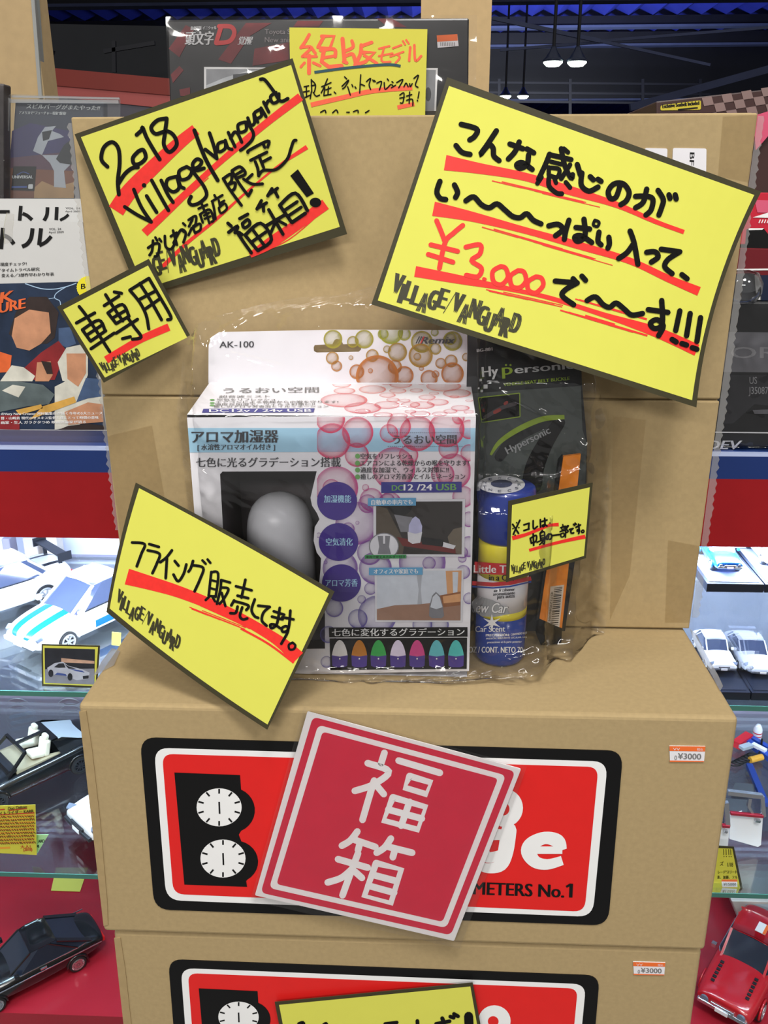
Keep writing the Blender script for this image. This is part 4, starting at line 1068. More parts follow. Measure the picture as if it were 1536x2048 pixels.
sheet(mb, CS, G3([(128, 1650), (160, 1615), (250, 1640), (330, 1685), (350, 1720), (260, 1738), (190, 1735), (130, 1700)]), .0004, 0, 5, step=5)
T('New Car', (100, 1712), (340, 1718), 62, 4, .0008, .9, .3); T('New Car', (102, 1710), (338, 1716), 58, 2, .0010, .45, .3)
st_ = [(245 + (58 if k % 2 == 0 else 18) * math.sin(k * math.pi / 6), 1772 - (52 if k % 2 == 0 else 16) * math.cos(k * math.pi / 6)) for k in range(12)]
sheet(mb, CS, G3(st_), .0012, 0, 2, step=4)
T('Car Scent', (148, 1826), (322, 1824), 34, 2, bold=.3); T('PRECAUCIÓN:', (210, 1852), (348, 1850), 17, 2, bold=.3); T('CONTENIDO BAJO', (356, 1848), (450, 1836), 12, 2, bold=.1)
T('PRESIÓN. IRRITANTE OCULAR. LEA', (212, 1870), (450, 1860), 12, 2, bold=.1); T('precauciones en la parte posterior', (218, 1892), (420, 1888), 12, 2, bold=.1)
T('2.5 OZ / CONT. NETO 70g', (60, 1946), (440, 1948), 34, 2, bold=.3)
mb.build('can_print', [CANR, mat('can_blue_line', (44, 78, 170), 0.3, grain=0.02, scale=40), WHITE_INK, BLACK, mat('can_dark_print', (58, 58, 64), 0.4, grain=0.02, scale=40), mat('can_grey_emblem', (164, 166, 168), 0.4, grain=0.03, scale=40)], t)

# ---------------------------------------------------------------- seat belt buckle pack
YK = 0.128
Pc = YP(YK)
t = thing('buckle_pack', (0.13, YK, TOP), 'black hanging pack of a seat belt buckle with an orange side, behind the can', 'pack')
DK = mat('black_pack_card', (30, 32, 34), 0.4, grain=0.08, scale=90)
DKG = mat('dark_grey_pack', (74, 80, 78), 0.4, grain=0.08, scale=60)
GRN = mat('lime_print', (142, 168, 50), 0.45, grain=0.03, scale=80)
ORG_ = mat('orange_pack_side', (238, 138, 40), 0.4, grain=0.04, scale=60)
mb = MB(); sheet(mb, Pc, [(936, 656), (1160, 668), (1164, 770), (1174, 880), (1172, 1000), (1150, 1120), (1130, 1262), (940, 1262), (930, 900)], 0, .0010)
for v in mb.V: v.z = max(v.z, TOP + .001)
mb.build('backing_card', DK, t)
mb = MB(); sheet(mb, Pc, G3([(118, 430), (765, 385), (775, 640), (800, 720), (790, 1050), (600, 1100), (150, 1000)]), .0006); mb.build('grey_panel', DKG, t)
mb = MB()
TT = lambda s, a, b, h, i, bold=.4, up=(-.06, -1), o=.0010: text(mb, Pc, s, *G3([a, b]), h * .342, o, i, bold, 0, up)
TT('BG-881', (158, 188), (248, 178), 18, 0)
for s_, a_, b_, i_ in (('Hy', (965, 754), (996, 751), 0), ('p', (1005, 750), (1025, 748), 1), ('ersonic', (1030, 747), (1148, 737), 0)): text(mb, Pc, s_, a_, b_, 20 if s_ == 'Hy' else 14.5, .0010, i_, .9, 0, (-.06, -1))
for x_ in (1012, 1021): disc(mb, Pc, x_, 730, 2.2, 2.2, .0010, 1, 10)
TT('VEHICLE SEAT BELT BUCKLE', (314, 388), (700, 350), 19, 1, .3)
for x, y, w in ((180, 352, 14), (208, 390, 24), (186, 416, 14), (168, 400, 10), (236, 368, 12), (292, 398, 9)):
    sheet(mb, Pc, G3([(x - w / 2, y - w / 2), (x + w / 2, y - w / 2 - 1), (x + w / 2, y + w / 2 - 1), (x - w / 2, y + w / 2)]), .0010, 0, 0)
TT('Hypersonic', (338, 785), (590, 660), 42, 2, .5, (-.45, -.9), .0016)
mb.build('pack_print', [mat('pack_white_print', (204, 206, 206), 0.45, grain=0.02, scale=60), GRN, mat('pack_grey_print', (150, 152, 154), 0.45, grain=0.02, scale=60)], t)
mb = MB()
q = G3([(166, 455), (408, 428), (410, 566), (186, 600)]); sheet(mb, Pc, q, .0010, 0, 0)
for k in range(4): stroke(mb, Pc, [q[k], q[(k + 1) % 4]], 2, .0012, 1, cap=False)
stroke(mb, Pc, G3([(205, 570), (300, 515), (380, 490)]), 8, .0014, 2); stroke(mb, Pc, G3([(262, 540), (290, 526)]), 7, .0016, 3); stroke(mb, Pc, G3([(322, 490), (332, 482)]), 6, .0016, 3)
mb.build('inset_picture', [BLACK, GRN, mat('picture_grey', (70, 62, 66), 0.4, grain=0.1, scale=90), mat('picture_red', (150, 52, 44), 0.4, grain=0.1, scale=90)], t)
mb = MB()
stroke(mb, Pc, [(x, y, w * .34) for x, y, w in G3([(238, 790, 14), (290, 715, 26), (400, 640, 32), (540, 580, 32), (670, 568, 26)])], 9, .0012, 0, cap=False)
stroke(mb, Pc, [(x, y, w * .34) for x, y, w in G3([(290, 800, 60), (380, 690, 70), (520, 620, 60), (650, 590, 40)])], 9, .0009, 1)
stroke(mb, Pc, [(x, y, w * .34) for x, y, w in G3([(640, 600, 70), (560, 720, 90), (500, 850, 110), (480, 960, 120)])], 9, .0011, 2)
mb.build('buckle_picture', [GRN, DK, BLACK], t)
# the long orange-sided carton part, standing proud of the card
mb = MB(); Pn = YP(YK - .012)
sheet(mb, Pn, G3([(664, 800), (766, 786), (655, 1806), (523, 1752)]), 0, .004, 0)
mb.build('orange_side', ORG_, t)
mb = MB(); sheet(mb, YP(YK - .010), G3([(640, 830), (665, 800), (527, 1750), (505, 1760), (560, 1400)]), 0, .009, 0); mb.build('dark_side', DK, t)
mb = MB(); sheet(mb, YP(YK - .013), G3([(523, 1750), (655, 1806), (652, 1890), (535, 1910), (508, 1850)]), 0, .011, 0); mb.build('black_foot', BLACK, t)
mb = MB(); Pq = YP(YK - .0125); q = G3([(588, 1560), (668, 1550), (640, 1800), (566, 1806)]); sheet(mb, Pq, q, 0, .0002, 0)
rb2 = random.Random(3)
v = 0.05
while v < .95:
    w = rb2.uniform(.012, .034); stroke(mb, Pq, [inq(q, .30, v), inq(q, .88, v)], w * 62, .0004, 1, cap=False); v += w + rb2.uniform(.012, .03)
text(mb, Pq, '4571290860012', inq(q, .08, .12), inq(q, .08, .9), 4.5, .0004, 1, up=(1, .1))
mb.build('barcode_sticker', [mat('barcode_paper', (220, 206, 190), 0.5, grain=0.02, scale=60), BLACK], t)

# ---------------------------------------------------------------- clear gift bag round the three things
def bag_y(x, z):
    """how far forward the film stands at a place on the carton face"""
    d = YT - 0.004
    def ramp(v, a, b): return max(0.0, min(1.0, (v - a) / (b - a)))
    inside = ramp(x, xa - .022, xa - .004) * (1 - ramp(x, .150, .178))
    boxp = (1 - ramp(z, hz + .004, hz + .09)) * ramp(x, xa - .014, xa - .002) * (1 - ramp(x, xb + .002, xb + .02))
    canp = (1 - ramp(z, ctop - .01, ctop + .03)) * ramp(x, xb - .02, xb) * (1 - ramp(x, .118, .15))
    low = inside * (1 - ramp(z, 1.36, 1.42))
    y = d - .014 * inside
    y = min(y, d - (d - (YF - .008)) * boxp, d - (d - .050) * canp, d - .05 * low)
    return y
Yd = YP(YT - .03)
outline = [(398, 646), (372, 690), (356, 812), (366, 900), (378, 1010), (392, 1150), (404, 1290), (424, 1352), (560, 1362), (700, 1364), (860, 1362), (1000, 1350), (1070, 1338), (1130, 1310), (1202, 1276), (1212, 1240), (1208, 1150), (1216, 1010), (1212, 880), (1204, 760), (1196, 690), (1180, 620), (1060, 590), (940, 572), (800, 566), (740, 572), (680, 590), (620, 588), (560, 600), (500, 612), (440, 628)]
ys = [p[1] for p in outline]
def span(py):
    xs = []
    for a, b in zip(outline, outline[1:] + outline[:1]):
        if (a[1] <= py) != (b[1] <= py): xs.append(a[0] + (b[0] - a[0]) * (py - a[1]) / (b[1] - a[1]))
    return (min(xs), max(xs)) if xs else None
NX, NY = 210, 210
creases = [((690, 786), (955, 838), 5), ((376, 836), (955, 829), 5), ((640, 806), (930, 846), 4), ((430, 1340), (960, 1336), 5), ((960, 1330), (1190, 1262), 6), ((400, 690), (520, 612), 5), ((1170, 800), (1196, 1010), 6), ((1180, 1010), (1196, 1230), 6), ((1000, 990), (1180, 930), 4), ((440, 700), (600, 742), 4), ((960, 760), (1150, 860), 5), ((1060, 1300), (1190, 1180), 5)]
def crease(px, py):
    h = 0.0
    for (ax, ay), (bx, by), w in creases:
        dx, dy = bx - ax, by - ay; t_ = max(0, min(1, ((px - ax) * dx + (py - ay) * dy) / (dx * dx + dy * dy)))
        d = math.hypot(px - ax - dx * t_, py - ay - dy * t_)
        if d < w * 3: h += .0024 * math.exp(-(d / w) ** 2) * math.sin(math.pi * min(max(t_, .04), .96))
    return h
V = []; Fc = []
y0p, y1p = 568.5, 1362.5
for j in range(NY + 1):
    py = y0p + (y1p - y0p) * j / NY
    sp = span(py)
    for i in range(NX + 1):
        u = i / NX; px = sp[0] + (sp[1] - sp[0]) * u
        q = Yd.hit(px, py)
        e = min(u, 1 - u, j / NY * 1.2, (NY - j) / NY * 1.5)
        for _ in range(5):
            yy = bag_y(q.x, q.z)
            q = YP(yy).hit(px, py)
        N1 = Vector((q.x * 17, q.z * 11, 3.1)); N2 = Vector((q.x * 46 + q.z * 30, q.z * 26 - q.x * 20, 8.7))
        amp = .0016 + .006 * max(0, 1 - e * 9)
        side = max(0, min(1, (q.x - xb - .0) / .03)) + max(0, min(1, (q.z - hz - .03) / .04))
        side = min(1, side); amp += .0030 * side
        N3 = Vector((q.x * 70 + q.z * 45, q.z * 38, 5.5))
        y_add = .0016 * side * (abs(noise.noise(N3)) + .5 * abs(noise.noise(N3 * 2.1)))
        w = abs(noise.noise(N1)) * 1.3 + abs(noise.noise(N2)) * .7 + abs(noise.noise(N2 * 2.3)) * .3
        y = min(max(q.y - amp * w * 1.4 - y_add - crease(px, py), -.01), YT - .002)
        V.append(Vector((q.x, y, max(q.z, TOP + .0015))))
w_ = NX + 1
for j in range(NY):
    for i in range(NX):
        a = j * w_ + i; Fc.append((a, a + w_, a + w_ + 1, a + 1))
bag = mesh_obj('clear_bag', V, Fc, BAGFILM, None, smooth=True)
tag(bag, 'crumpled clear plastic bag around the humidifier box, can and buckle pack', 'bag')

# ---------------------------------------------------------------- goods on top of the showcase
def goods(name, label, cat, surf_y, P, depth, m, group=None, zmin=CT + .0048, bev=.002, zmax=None):
    c = YP(surf_y).hit(*P[0])
    t = thing(name, c, label, cat, group)
    mb = MB(); sheet(mb, YP(surf_y), P, 0, depth)
    for v in mb.V: v.z = max(v.z, zmin)
    o = mb.build('box_shell', m, t)
    if bev: soft(o, bev, 2)
    return t
def wrap_film(t, y, Q, amp=.0016, sc=30, nm='clear_wrap', seed=0.0):
    def b(q): return amp * (.6 + abs(noise.noise(Vector((q.x * sc, q.z * sc * .7, seed)))) + .6 * abs(noise.noise(Vector((q.x * sc * 2.6, q.z * sc * 2.2, seed + 3)))))
    mb = MB(); quadgrid(mb, Plane((0, y, 0), (0, -1, 0), b), Q, .0006, 0, 48)
    for v in mb.V: v.z = max(v.z, CT + .0050)
    return mb.build(nm, clear('shrink_film', (0.97, 0.97, 0.98), 0.03, 0.8, 0.06), t, smooth=True)

# black boxed model behind the upright carton
YB1 = .585
Pm = YP(YB1)
BOXK = mat('black_gloss_box', (26, 24, 26), 0.3, grain=0.1, scale=30)
t = goods('model_box', 'black film-wrapped model box behind the upright carton, yellow memo on its front', 'box', YB1, [(334, 40), (938, 36), (930, 860), (362, 860)], .16, BOXK)
cF = crop(320, 20, 660 / 1536)
DRED = mat('dark_red_print', (112, 22, 28), 0.4, grain=0.3, scale=24)
mb = MB()
for P in ([(40,180),(120,70),(160,90),(90,220)], [(270,230),(400,60),(520,60),(420,120),(330,250)], [(440,180),(600,150),(600,230),(560,240),(430,260)], [(90,370),(140,360),(140,400),(95,400)], [(640,50),(760,50),(740,78),(620,78)], [(1010,40),(1080,40),(1150,80),(1060,78)], [(50,300),(90,260),(110,280),(60,340)]):
    sheet(mb, Pm, cF(P), .0006)
mb.build('dark_red_artwork', DRED, t)
mb = MB()
P = cF([(205,265),(520,268),(700,268),(700,480),(205,480)]); sheet(mb, Pm, P, .0008, 0, 0); sheet(mb, Pm, cF([(215,275),(700,275),(700,480),(215,480)]), .0010, 0, 1)
sheet(mb, Pm, cF([(216,350),(300,315),(420,280),(520,278),(400,330),(260,400),(216,410)]), .0012, 0, 2); sheet(mb, Pm, cF([(340,300),(470,285),(440,310),(340,330)]), .0014, 0, 3)
sheet(mb, Pm, cF([(1200,270),(1293,270),(1285,470),(1200,472)]), .0008, 0, 0); sheet(mb, Pm, cF([(1200,278),(1284,279),(1276,470),(1200,472)]), .0010, 0, 1)
disc(mb, Pm, *cF([(1248, 392)])[0], 6, 14, .0012, 3)
mb.build('printed_photo', [WHITE_INK, mat('pale_grey_print', (150, 152, 156), 0.4, grain=0.12, scale=40), mat('silver_print', (196, 200, 204), 0.4, grain=0.1, scale=40), mat('charcoal_print', (70, 72, 76), 0.4, grain=0.1, scale=40)], t)
mb = MB()
text(mb, Pm, '頭文字', *cF([(118, 158), (250, 156)]), 25, .0010, 0, 1.1, .2)
text(mb, Pm, '新劇場版 イニシャル', *cF([(142, 92), (262, 90)]), 7, .0010, 0, .3, .2)
text(mb, Pm, '覚醒', *cF([(362, 158), (432, 158)]), 15, .0010, 0, .7, .3)
text(mb, Pm, 'Toyota Sprinter', *cF([(488, 112), (700, 112)]), 10, .0010, 2, .1); text(mb, Pm, 'New animation', *cF([(488, 150), (690, 150)]), 10, .0010, 2, .1)
stroke(mb, Pm, cF([(285, 76), (262, 150)]), 9, .0010, 1); stroke(mb, Pm, cF([(275, 76), (330, 78), (346, 108), (322, 146), (262, 154)]), 9, .0010, 1)
mb.build('title_print', [mat('silver_title', (200, 200, 202), 0.35, grain=0.05, scale=40), mat('red_title', (200, 36, 36), 0.35, grain=0.05, scale=40), mat('grey_title', (150, 142, 144), 0.4, grain=0.05, scale=40)], t)
mb = MB(); sheet(mb, Pm, cF([(1288,118),(1384,112),(1390,168),(1292,176)]), .0016, .0004, 0); sheet(mb, Pm, cF([(1288,118),(1384,112),(1386,142),(1290,148)]), .0018, 0, 1)
for k in range(9): stroke(mb, Pm, cF([(1306 + k * 8, 150), (1307 + k * 8, 168)]), 1.2, .0020, 2, cap=False)
mb.build('price_sticker', [WHITE, mat('orange_sticker', (238, 112, 50)), mat('grey_print', (120, 118, 118))], t)
wrap_film(t, YB1 - .0025, [(331, 33), (954, 30), (944, 640), (356, 640)], .004, 26)

cM = crop(560, 40, 320 / 1536)
PM_ = YP(YB1 - .010)
t = thing('memo', PM_.hit(*cM([(90, 72)])[0]), 'plain yellow memo with orange writing on the black film-wrapped box', 'memo')
mb = MB(); sheet(mb, PM_, cM([(90,72),(1415,88),(1385,1200),(110,1200)]), 0, .0005); mb.build('paper_sheet', mat('memo_yellow', (206, 200, 66), 0.6, grain=0.01, scale=60), t)
mb = MB()
for P, w in (([(280,140),(240,210),(200,265)],32), ([(205,262),(300,262),(215,350)],30), ([(300,262),(340,320)],30), ([(215,350),(350,350)],28), ([(280,340),(278,510)],38), ([(235,410),(200,450)],26), ([(320,410),(385,440)],28),
             ([(420,160),(365,260)],34), ([(400,155),(520,155),(480,270),(390,270)],34), ([(390,290),(520,280),(530,350)],36), ([(420,300),(400,400),(470,450),(590,440)],42), ([(430,360),(520,345)],30),
             ([(600,180),(620,400)],40), ([(610,400),(640,410)],34), ([(690,200),(700,260),(620,300)],32), ([(640,340),(700,330),(730,430)],36), ([(780,240),(770,330),(720,430)],36), ([(780,250),(880,215)],34), ([(790,310),(910,310),(820,400),(760,420)],36), ([(810,340),(930,415)],30),
             ([(950,275),(1050,250)],20), ([(950,345),(1080,320)],20), ([(1000,260),(975,390),(1060,400)],20), ([(1085,270),(1165,240)],20), ([(1060,350),(1185,305)],20), ([(1125,330),(1150,360),(1110,410)],20), ([(1180,200),(1200,235)],18), ([(1212,190),(1236,225)],18),
             ([(1250,260),(1240,390)],24), ([(1290,240),(1300,390),(1355,345)],24)):
    stroke(mb, PM_, cM(P), w * .2083, .0003, curved=len(P) < 4)
for P, w in (([(296,815),(600,745),(900,680),(1270,650)],46), ([(1128,840),(1290,805)],40)): stroke(mb, PM_, cM(P), w * .2083, .0003, cap=False)
mb.build('orange_writing', ORANGE_INK, t)
mb = MB(); stroke(mb, PM_, cM([(330,502),(600,465),(850,440),(1050,428),(1158,442)]), 5.4, .0006, cap=False); mb.build('teal_underline', TEAL_INK, t)
mb = MB()
for P in ([(232,640),(275,630)], [(252,640),(255,740)], [(225,690),(280,680)], [(235,745),(290,720)], [(300,570),(305,690)], [(300,575),(340,620),(330,690)], [(300,630),(330,625)], [(300,690),(290,755)], [(320,695),(345,730),(380,720)],
          [(400,640),(490,600)], [(455,565),(420,650),(395,700)], [(430,650),(420,725)], [(440,670),(490,650)], [(465,640),(460,715)], [(420,725),(490,712)], [(520,690),(535,705)],
          [(620,545),(640,565)], [(595,635),(660,575),(625,640),(600,660)], [(650,640),(675,720)], [(690,620),(700,640)], [(720,640),(730,655)], [(775,525),(770,600),(765,700)], [(775,615),(812,630)],
          [(830,590),(870,560),(855,620),(870,665)], [(890,575),(900,590)], [(905,580),(915,590)], [(930,605),(975,590),(955,670)], [(1000,600),(1010,665),(1060,620)], [(1030,565),(1042,580)], [(1075,590),(1085,600)], [(1072,620),(1082,628)], [(1070,650),(1110,625)], [(1120,600),(1180,570),(1140,650)],
          [(1190,640),(1210,605),(1230,640)], [(1245,610),(1250,640),(1270,610)], [(1285,560),(1330,530),(1300,620),(1325,645)], [(1150,750),(1195,740)], [(1150,720),(1190,700),(1180,790),(1155,795)], [(1215,730),(1265,715)], [(1245,690),(1240,800)], [(1215,770),(1270,760),(1275,820)], [(1335,690),(1325,750)], [(1318,770),(1322,776)],
          [(390,885),(430,865),(440,890)], [(505,890),(540,862),(555,890)], [(640,885),(665,885)], [(705,880),(745,865),(750,890)], [(820,890),(855,868)]):
    stroke(mb, PM_, cM(P), 2.6, .0008)
mb.build('black_writing', INK, t)

# disc case in a clear shell, upper left
YD = .56
PD = YP(YD)
cL = crop(0, 150, .2)
t = goods('disc_case', 'dark film disc in a clear shell, above the white magazines on the left', 'disc case', YD, cL([(150,262),(1040,266),(1040,1400),(70,1400)]), .015, mat('slate_cover', (70, 74, 92), 0.35, grain=0.12, scale=14))
mb = MB()
A = lambda P, o, i: sheet(mb, PD, cL(P), o, 0, i)
A([(120,560),(300,480),(700,560),(740,760),(100,830)], .0006, 0); A([(100,830),(740,760),(740,960),(90,930)], .0006, 1); A([(80,930),(740,960),(740,1230),(70,1230)], .0006, 2); A([(340,1130),(420,1060),(560,1120),(740,1070),(740,1230),(340,1230)], .0008, 3)
A([(330,760),(380,620),(450,520),(560,510),(520,560),(600,590),(640,620),(480,660),(420,800)], .0010, 4); A([(420,800),(560,800),(680,780),(700,900),(640,960),(660,1130),(540,1120),(540,960),(500,880)], .0010, 4)
A([(560,840),(640,700),(720,640),(740,900),(600,880)], .0012, 5); A([(420,570),(520,550),(490,640),(430,660)], .0012, 5)
mb.build('cover_artwork', [mat('cover_violet', (74, 66, 118), 0.4, grain=0.2, scale=20), mat('cover_mauve', (110, 72, 92), 0.4, grain=0.2, scale=20), mat('cover_rust', (150, 92, 66), 0.4, grain=0.2, scale=20), mat('cover_sand', (206, 162, 112), 0.4, grain=0.2, scale=20), mat('cover_pale', (206, 208, 216), 0.4, grain=0.1, scale=20), mat('cover_dark', (48, 50, 56), 0.4, grain=0.2, scale=20)], t)
mb = MB()
text(mb, PD, 'スピルバーグがまたやった!!', *cL([(262, 332), (1000, 350)]), 9, .0010, 0, .5, .2)
text(mb, PD, 'アメリカで“フューチャー現象”爆発!', *cL([(190, 388), (660, 398)]), 6, .0010, 0, .25, .2)
mb.build('cover_lettering', WHITE_INK, t)
mb = MB(); sheet(mb, PD, cL([(135,912),(362,914),(342,1158),(110,1150)]), .0014, .0003, 0)
text(mb, PD, 'UNIVERSAL', *cL([(122, 1034), (328, 1034)]), 6, .0018, 1, .35); stroke(mb, PD, cL([(170,1000),(230,970),(290,990)]), 1.6, .0018, 2); sheet(mb, PD, cL([(118,1112),(270,1110),(268,1128),(116,1130)]), .0018, 0, 2)
sheet(mb, PD, rrect(cL([(284,1092),(330,1092),(328,1138),(280,1138)]), 2), .0018, 0, 1)
mb.build('distributor_sticker', [BLACK, WHITE_INK, mat('blue_sticker_print', (70, 100, 180), 0.4, grain=0.05, scale=60)], t)
mb = MB(); sheet(mb, YP(YD - .006), rrect(cL([(88,190),(1205,226),(1190,1400),(20,1400)]), 6), 0, .0008)
for v in mb.V: v.z = max(v.z, CT + .0050)
mb.build('clear_shell', clear('disc_shell', (0.93, 0.95, 0.96), 0.06, 0.7, 0.05, milk=0.03), t)
mb = MB(); mb.beam(YP(YD - .007).hit(*cL([(100, 262)])[0]), YP(YD - .007).hit(*cL([(1190, 270)])[0]), .004); mb.beam(YP(YD - .007).hit(*cL([(120, 215)])[0]), YP(YD - .007).hit(*cL([(1195, 236)])[0]), .0022); mb.beam(YP(YD - .007).hit(*cL([(95, 230)])[0]), YP(YD - .007).hit(*cL([(40, 1100)])[0]), .0025)
mb.build('shell_rim', clear('shell_rim', (0.9, 0.93, 0.95), 0.35, 0.9, 0.08, milk=0.25), t)
# another wrapped case cut by the left frame edge
t = goods('disc_case', 'wrapped dark case cut off by the left edge of the photo', 'disc case', YD - .02, cL([(-150, 70), (38, 88), (36, 1400), (-150, 1400)]), .02, mat('worn_dark_cover', (72, 66, 66), 0.4, grain=0.3, scale=30))
wrap_film(t, YD - .022, cL([(-150, 62), (44, 82), (40, 1400), (-150, 1400)]), .003, 40, seed=5.0)

# two copies of a magazine
def magazine(y, dx, dy, label, full):
    c5 = crop(0 + dx, 150 + dy, .2)
    PMg = YP(y)
    top = 1238
    t = thing('magazine', PMg.hit(*c5([(-400, top)])[0]), label, 'magazine', 'white magazines on the showcase')
    mb = MB(); sheet(mb, PMg, c5([(-700, top - 4), (775 + (0 if full else 160), top), (1120, 3560), (-700, 3540)]), 0, .007)
    for v in mb.V: v.z = max(v.z, CT + .0048)
    mb.build('pages', mat('magazine_paper', (206, 206, 205), 0.4, grain=0.01, scale=40), t)
    mb = MB()
    K = lambda P, w, cap=False: stroke(mb, PMg, [(a, b, w * .2) for a, b in c5(P)], 1, .0005, cap=cap)
    if not full:
        K([(-120, 1368), (96, 1368)], 34); K([(208, 1308), (196, 1456)], 36); K([(225, 1385), (270, 1405), (320, 1448)], 36)
        K([(475, 1322), (468, 1400), (440, 1456)], 36); K([(568, 1320), (562, 1450)], 36); K([(600, 1452), (650, 1425), (685, 1395)], 28)
        text(mb, PMg, 'VOL. 24', *c5([(655, 1340), (800, 1342)]), 3.6, .0005, 0); text(mb, PMg, 'April 2009', *c5([(652, 1370), (800, 1372)]), 3.2, .0005, 0)
    mb.build('masthead', BLACK, t)
    return t, PMg, c5
t, PMg, c5 = magazine(.515, 0, 0, 'rear white magazine, its cut masthead just above the front copy on the left', False)
YM = .497
PMg = YP(YM)
c5 = crop(0, 500, .1953)
t = thing('magazine', PMg.hit(0, 860), 'front white magazine with a stormy blue and red cover picture on the left', 'magazine', 'white magazines on the showcase')
mb = MB(); sheet(mb, PMg, [(-150, 440), (165, 444), (214, 862), (-150, 858)], 0, .007)
for v in mb.V: v.z = max(v.z, CT + .0048)
mb.build('pages', mat('magazine_paper', (222, 222, 222)), t)
mb = MB(); cL2 = crop(0, 150, .2)
K = lambda P, w, cap=False: stroke(mb, PMg, [(a, b, w * .2) for a, b in cL2(P)], 1, .0006, cap=cap)
K([(28, 1528), (10, 1740)], 40); K([(30, 1600), (90, 1630), (138, 1690)], 40); K([(325, 1532), (310, 1630), (270, 1690), (220, 1716)], 40); K([(410, 1532), (390, 1700)], 40); K([(392, 1705), (460, 1668), (512, 1612)], 36)
text(mb, PMg, 'VOL. 24', *cL2([(490, 1552), (610, 1550)]), 4.5, .0006, 0); text(mb, PMg, 'April 2009', *cL2([(486, 1582), (636, 1580)]), 4, .0006, 0)
text(mb, PMg, '再現度チェック!', (-8, 532), (53, 530), 6.5, .0006, 0, .2); text(mb, PMg, '／タイムトラベル研究', (-6, 544), (79, 541), 6.5, .0006, 0, .2); text(mb, PMg, '変える／3部作早わかり年表', (3, 554), (108, 551), 6.5, .0006, 0, .2)
mb.build('masthead', BLACK, t)
# the cover picture is a plain stand-in: storm sky, warm figures, a grey wedge
CV = [mat('cover_storm', (34, 48, 72), 0.35, grain=0.35, scale=30), mat('cover_bolt', (170, 200, 230), 0.4, grain=0.05, scale=30), mat('cover_skin', (198, 142, 108), 0.4, grain=0.2, scale=40), mat('cover_red', (142, 38, 42), 0.4, grain=0.25, scale=40), mat('cover_hair', (52, 40, 38), 0.4, grain=0.25, scale=50), mat('cover_grey', (92, 104, 106), 0.4, grain=0.25, scale=40), mat('cover_cream', (212, 210, 198), 0.4, grain=0.2, scale=40), mat('cover_fire', (220, 170, 80), 0.4, grain=0.25, scale=40), mat('cover_denim', (70, 92, 128), 0.4, grain=0.25, scale=40), WHITE_INK, mat('cover_orange', (228, 104, 52), 0.4, grain=0.2, scale=40)]
mb = MB(); A = lambda P, o, i: sheet(mb, PMg, c5(P), o, 0, i)
A([(-600,360),(790,325),(860,325),(1090,1840),(-600,1830)], .0006, 0)
for P, w in (([(260,345),(420,395),(560,400),(680,375),(780,340)],9), ([(680,375),(580,440),(560,490),(610,520),(620,560)],8), ([(560,490),(500,500)],5)): stroke(mb, PMg, c5(P), w * .2, .0008, 1)
A([(160,640),(300,480),(480,480),(600,640),(560,900),(480,960),(220,960),(90,860)], .0009, 4); A([(150,700),(300,610),(500,640),(520,850),(420,960),(300,1030),(170,1000),(120,880)], .0011, 2)
A([(200,1250),(420,1050),(600,930),(680,1030),(560,1330),(330,1330)], .0010, 3); A([(-100,1010),(120,1080),(100,1250),(-100,1260)], .0010, 10)
A([(40,1290),(120,1180),(240,1200),(360,1290),(330,1345),(0,1345)], .0012, 6); A([(380,1150),(520,1140),(540,1280),(500,1345),(360,1345)], .0012, 2); A([(420,1135),(520,1150),(540,1270),(480,1270)], .0014, 4)
A([(600,800),(720,790),(780,960),(680,1000),(600,960)], .0009, 8)
A([(590,1150),(680,1000),(820,970),(900,1080),(900,1280),(860,1380),(640,1340)], .0012, 6); A([(680,1060),(880,1060),(880,1260),(800,1400),(690,1320)], .0014, 2)
A([(560,1400),(700,1330),(900,1330),(1030,1320),(1060,1600),(800,1800),(560,1840)], .0011, 6); A([(880,1310),(1030,1320),(1040,1500),(900,1520),(780,1560)], .0013, 8)
A([(-200,1345),(220,1350),(440,1380),(560,1480),(500,1580),(280,1600),(-200,1700)], .0015, 5); A([(20,1440),(130,1380),(260,1400),(190,1510)], .0017, 6)
A([(160,1640),(420,1580),(440,1620),(200,1690)], .0016, 7); A([(440,1600),(760,1500),(780,1560),(300,1740)], .0016, 7); A([(660,1660),(900,1560),(1050,1580),(1060,1760),(700,1790)], .0016, 2); A([(700,1800),(900,1780),(1080,1800),(1085,1840),(600,1840)], .0016, 4)
A([(-200,1700),(200,1690),(200,1840),(-200,1830)], .0014, 3)
text(mb, PMg, 'K', *c5([(0, 545), (150, 520)]), 21, .0019, 10, 1.6, .2); text(mb, PMg, 'URE', *c5([(0, 645), (275, 590)]), 19, .0019, 10, 1.4, .2)
for k, (s, x0, x1, y) in enumerate((('のVery New Creator 河村編集長が描く今年の5大ニュース', 10, 1050, 1690), ('督・山崎貴 現代のゼメキス監督と僕にとって時間の意味', 10, 1010, 1735), ('画家・生人 ガラクタつめ 映画評論家が語る', 10, 880, 1780))):
    text(mb, PMg, s, *c5([(x0, y), (x1, y - 8)]), 5.4, .0019, 9, .2)
mb.build('cover_picture', CV, t)
mb = MB()
pts = [(176 + (22 + (1.2 if k % 2 else 0)) * math.cos(k * math.pi / 30), 575 + (22 + (1.2 if k % 2 else 0)) * math.sin(k * math.pi / 30)) for k in range(60)]
sheet(mb, PMg, pts, .0024, .0003, 0); text(mb, PMg, 'B', (162, 578), (171, 577), 10, .0027, 1, .3, .1)
mb.build('round_sticker', [mat('sticker_yellow', (236, 224, 40), 0.5, grain=0.02, scale=60), BLACK], t)

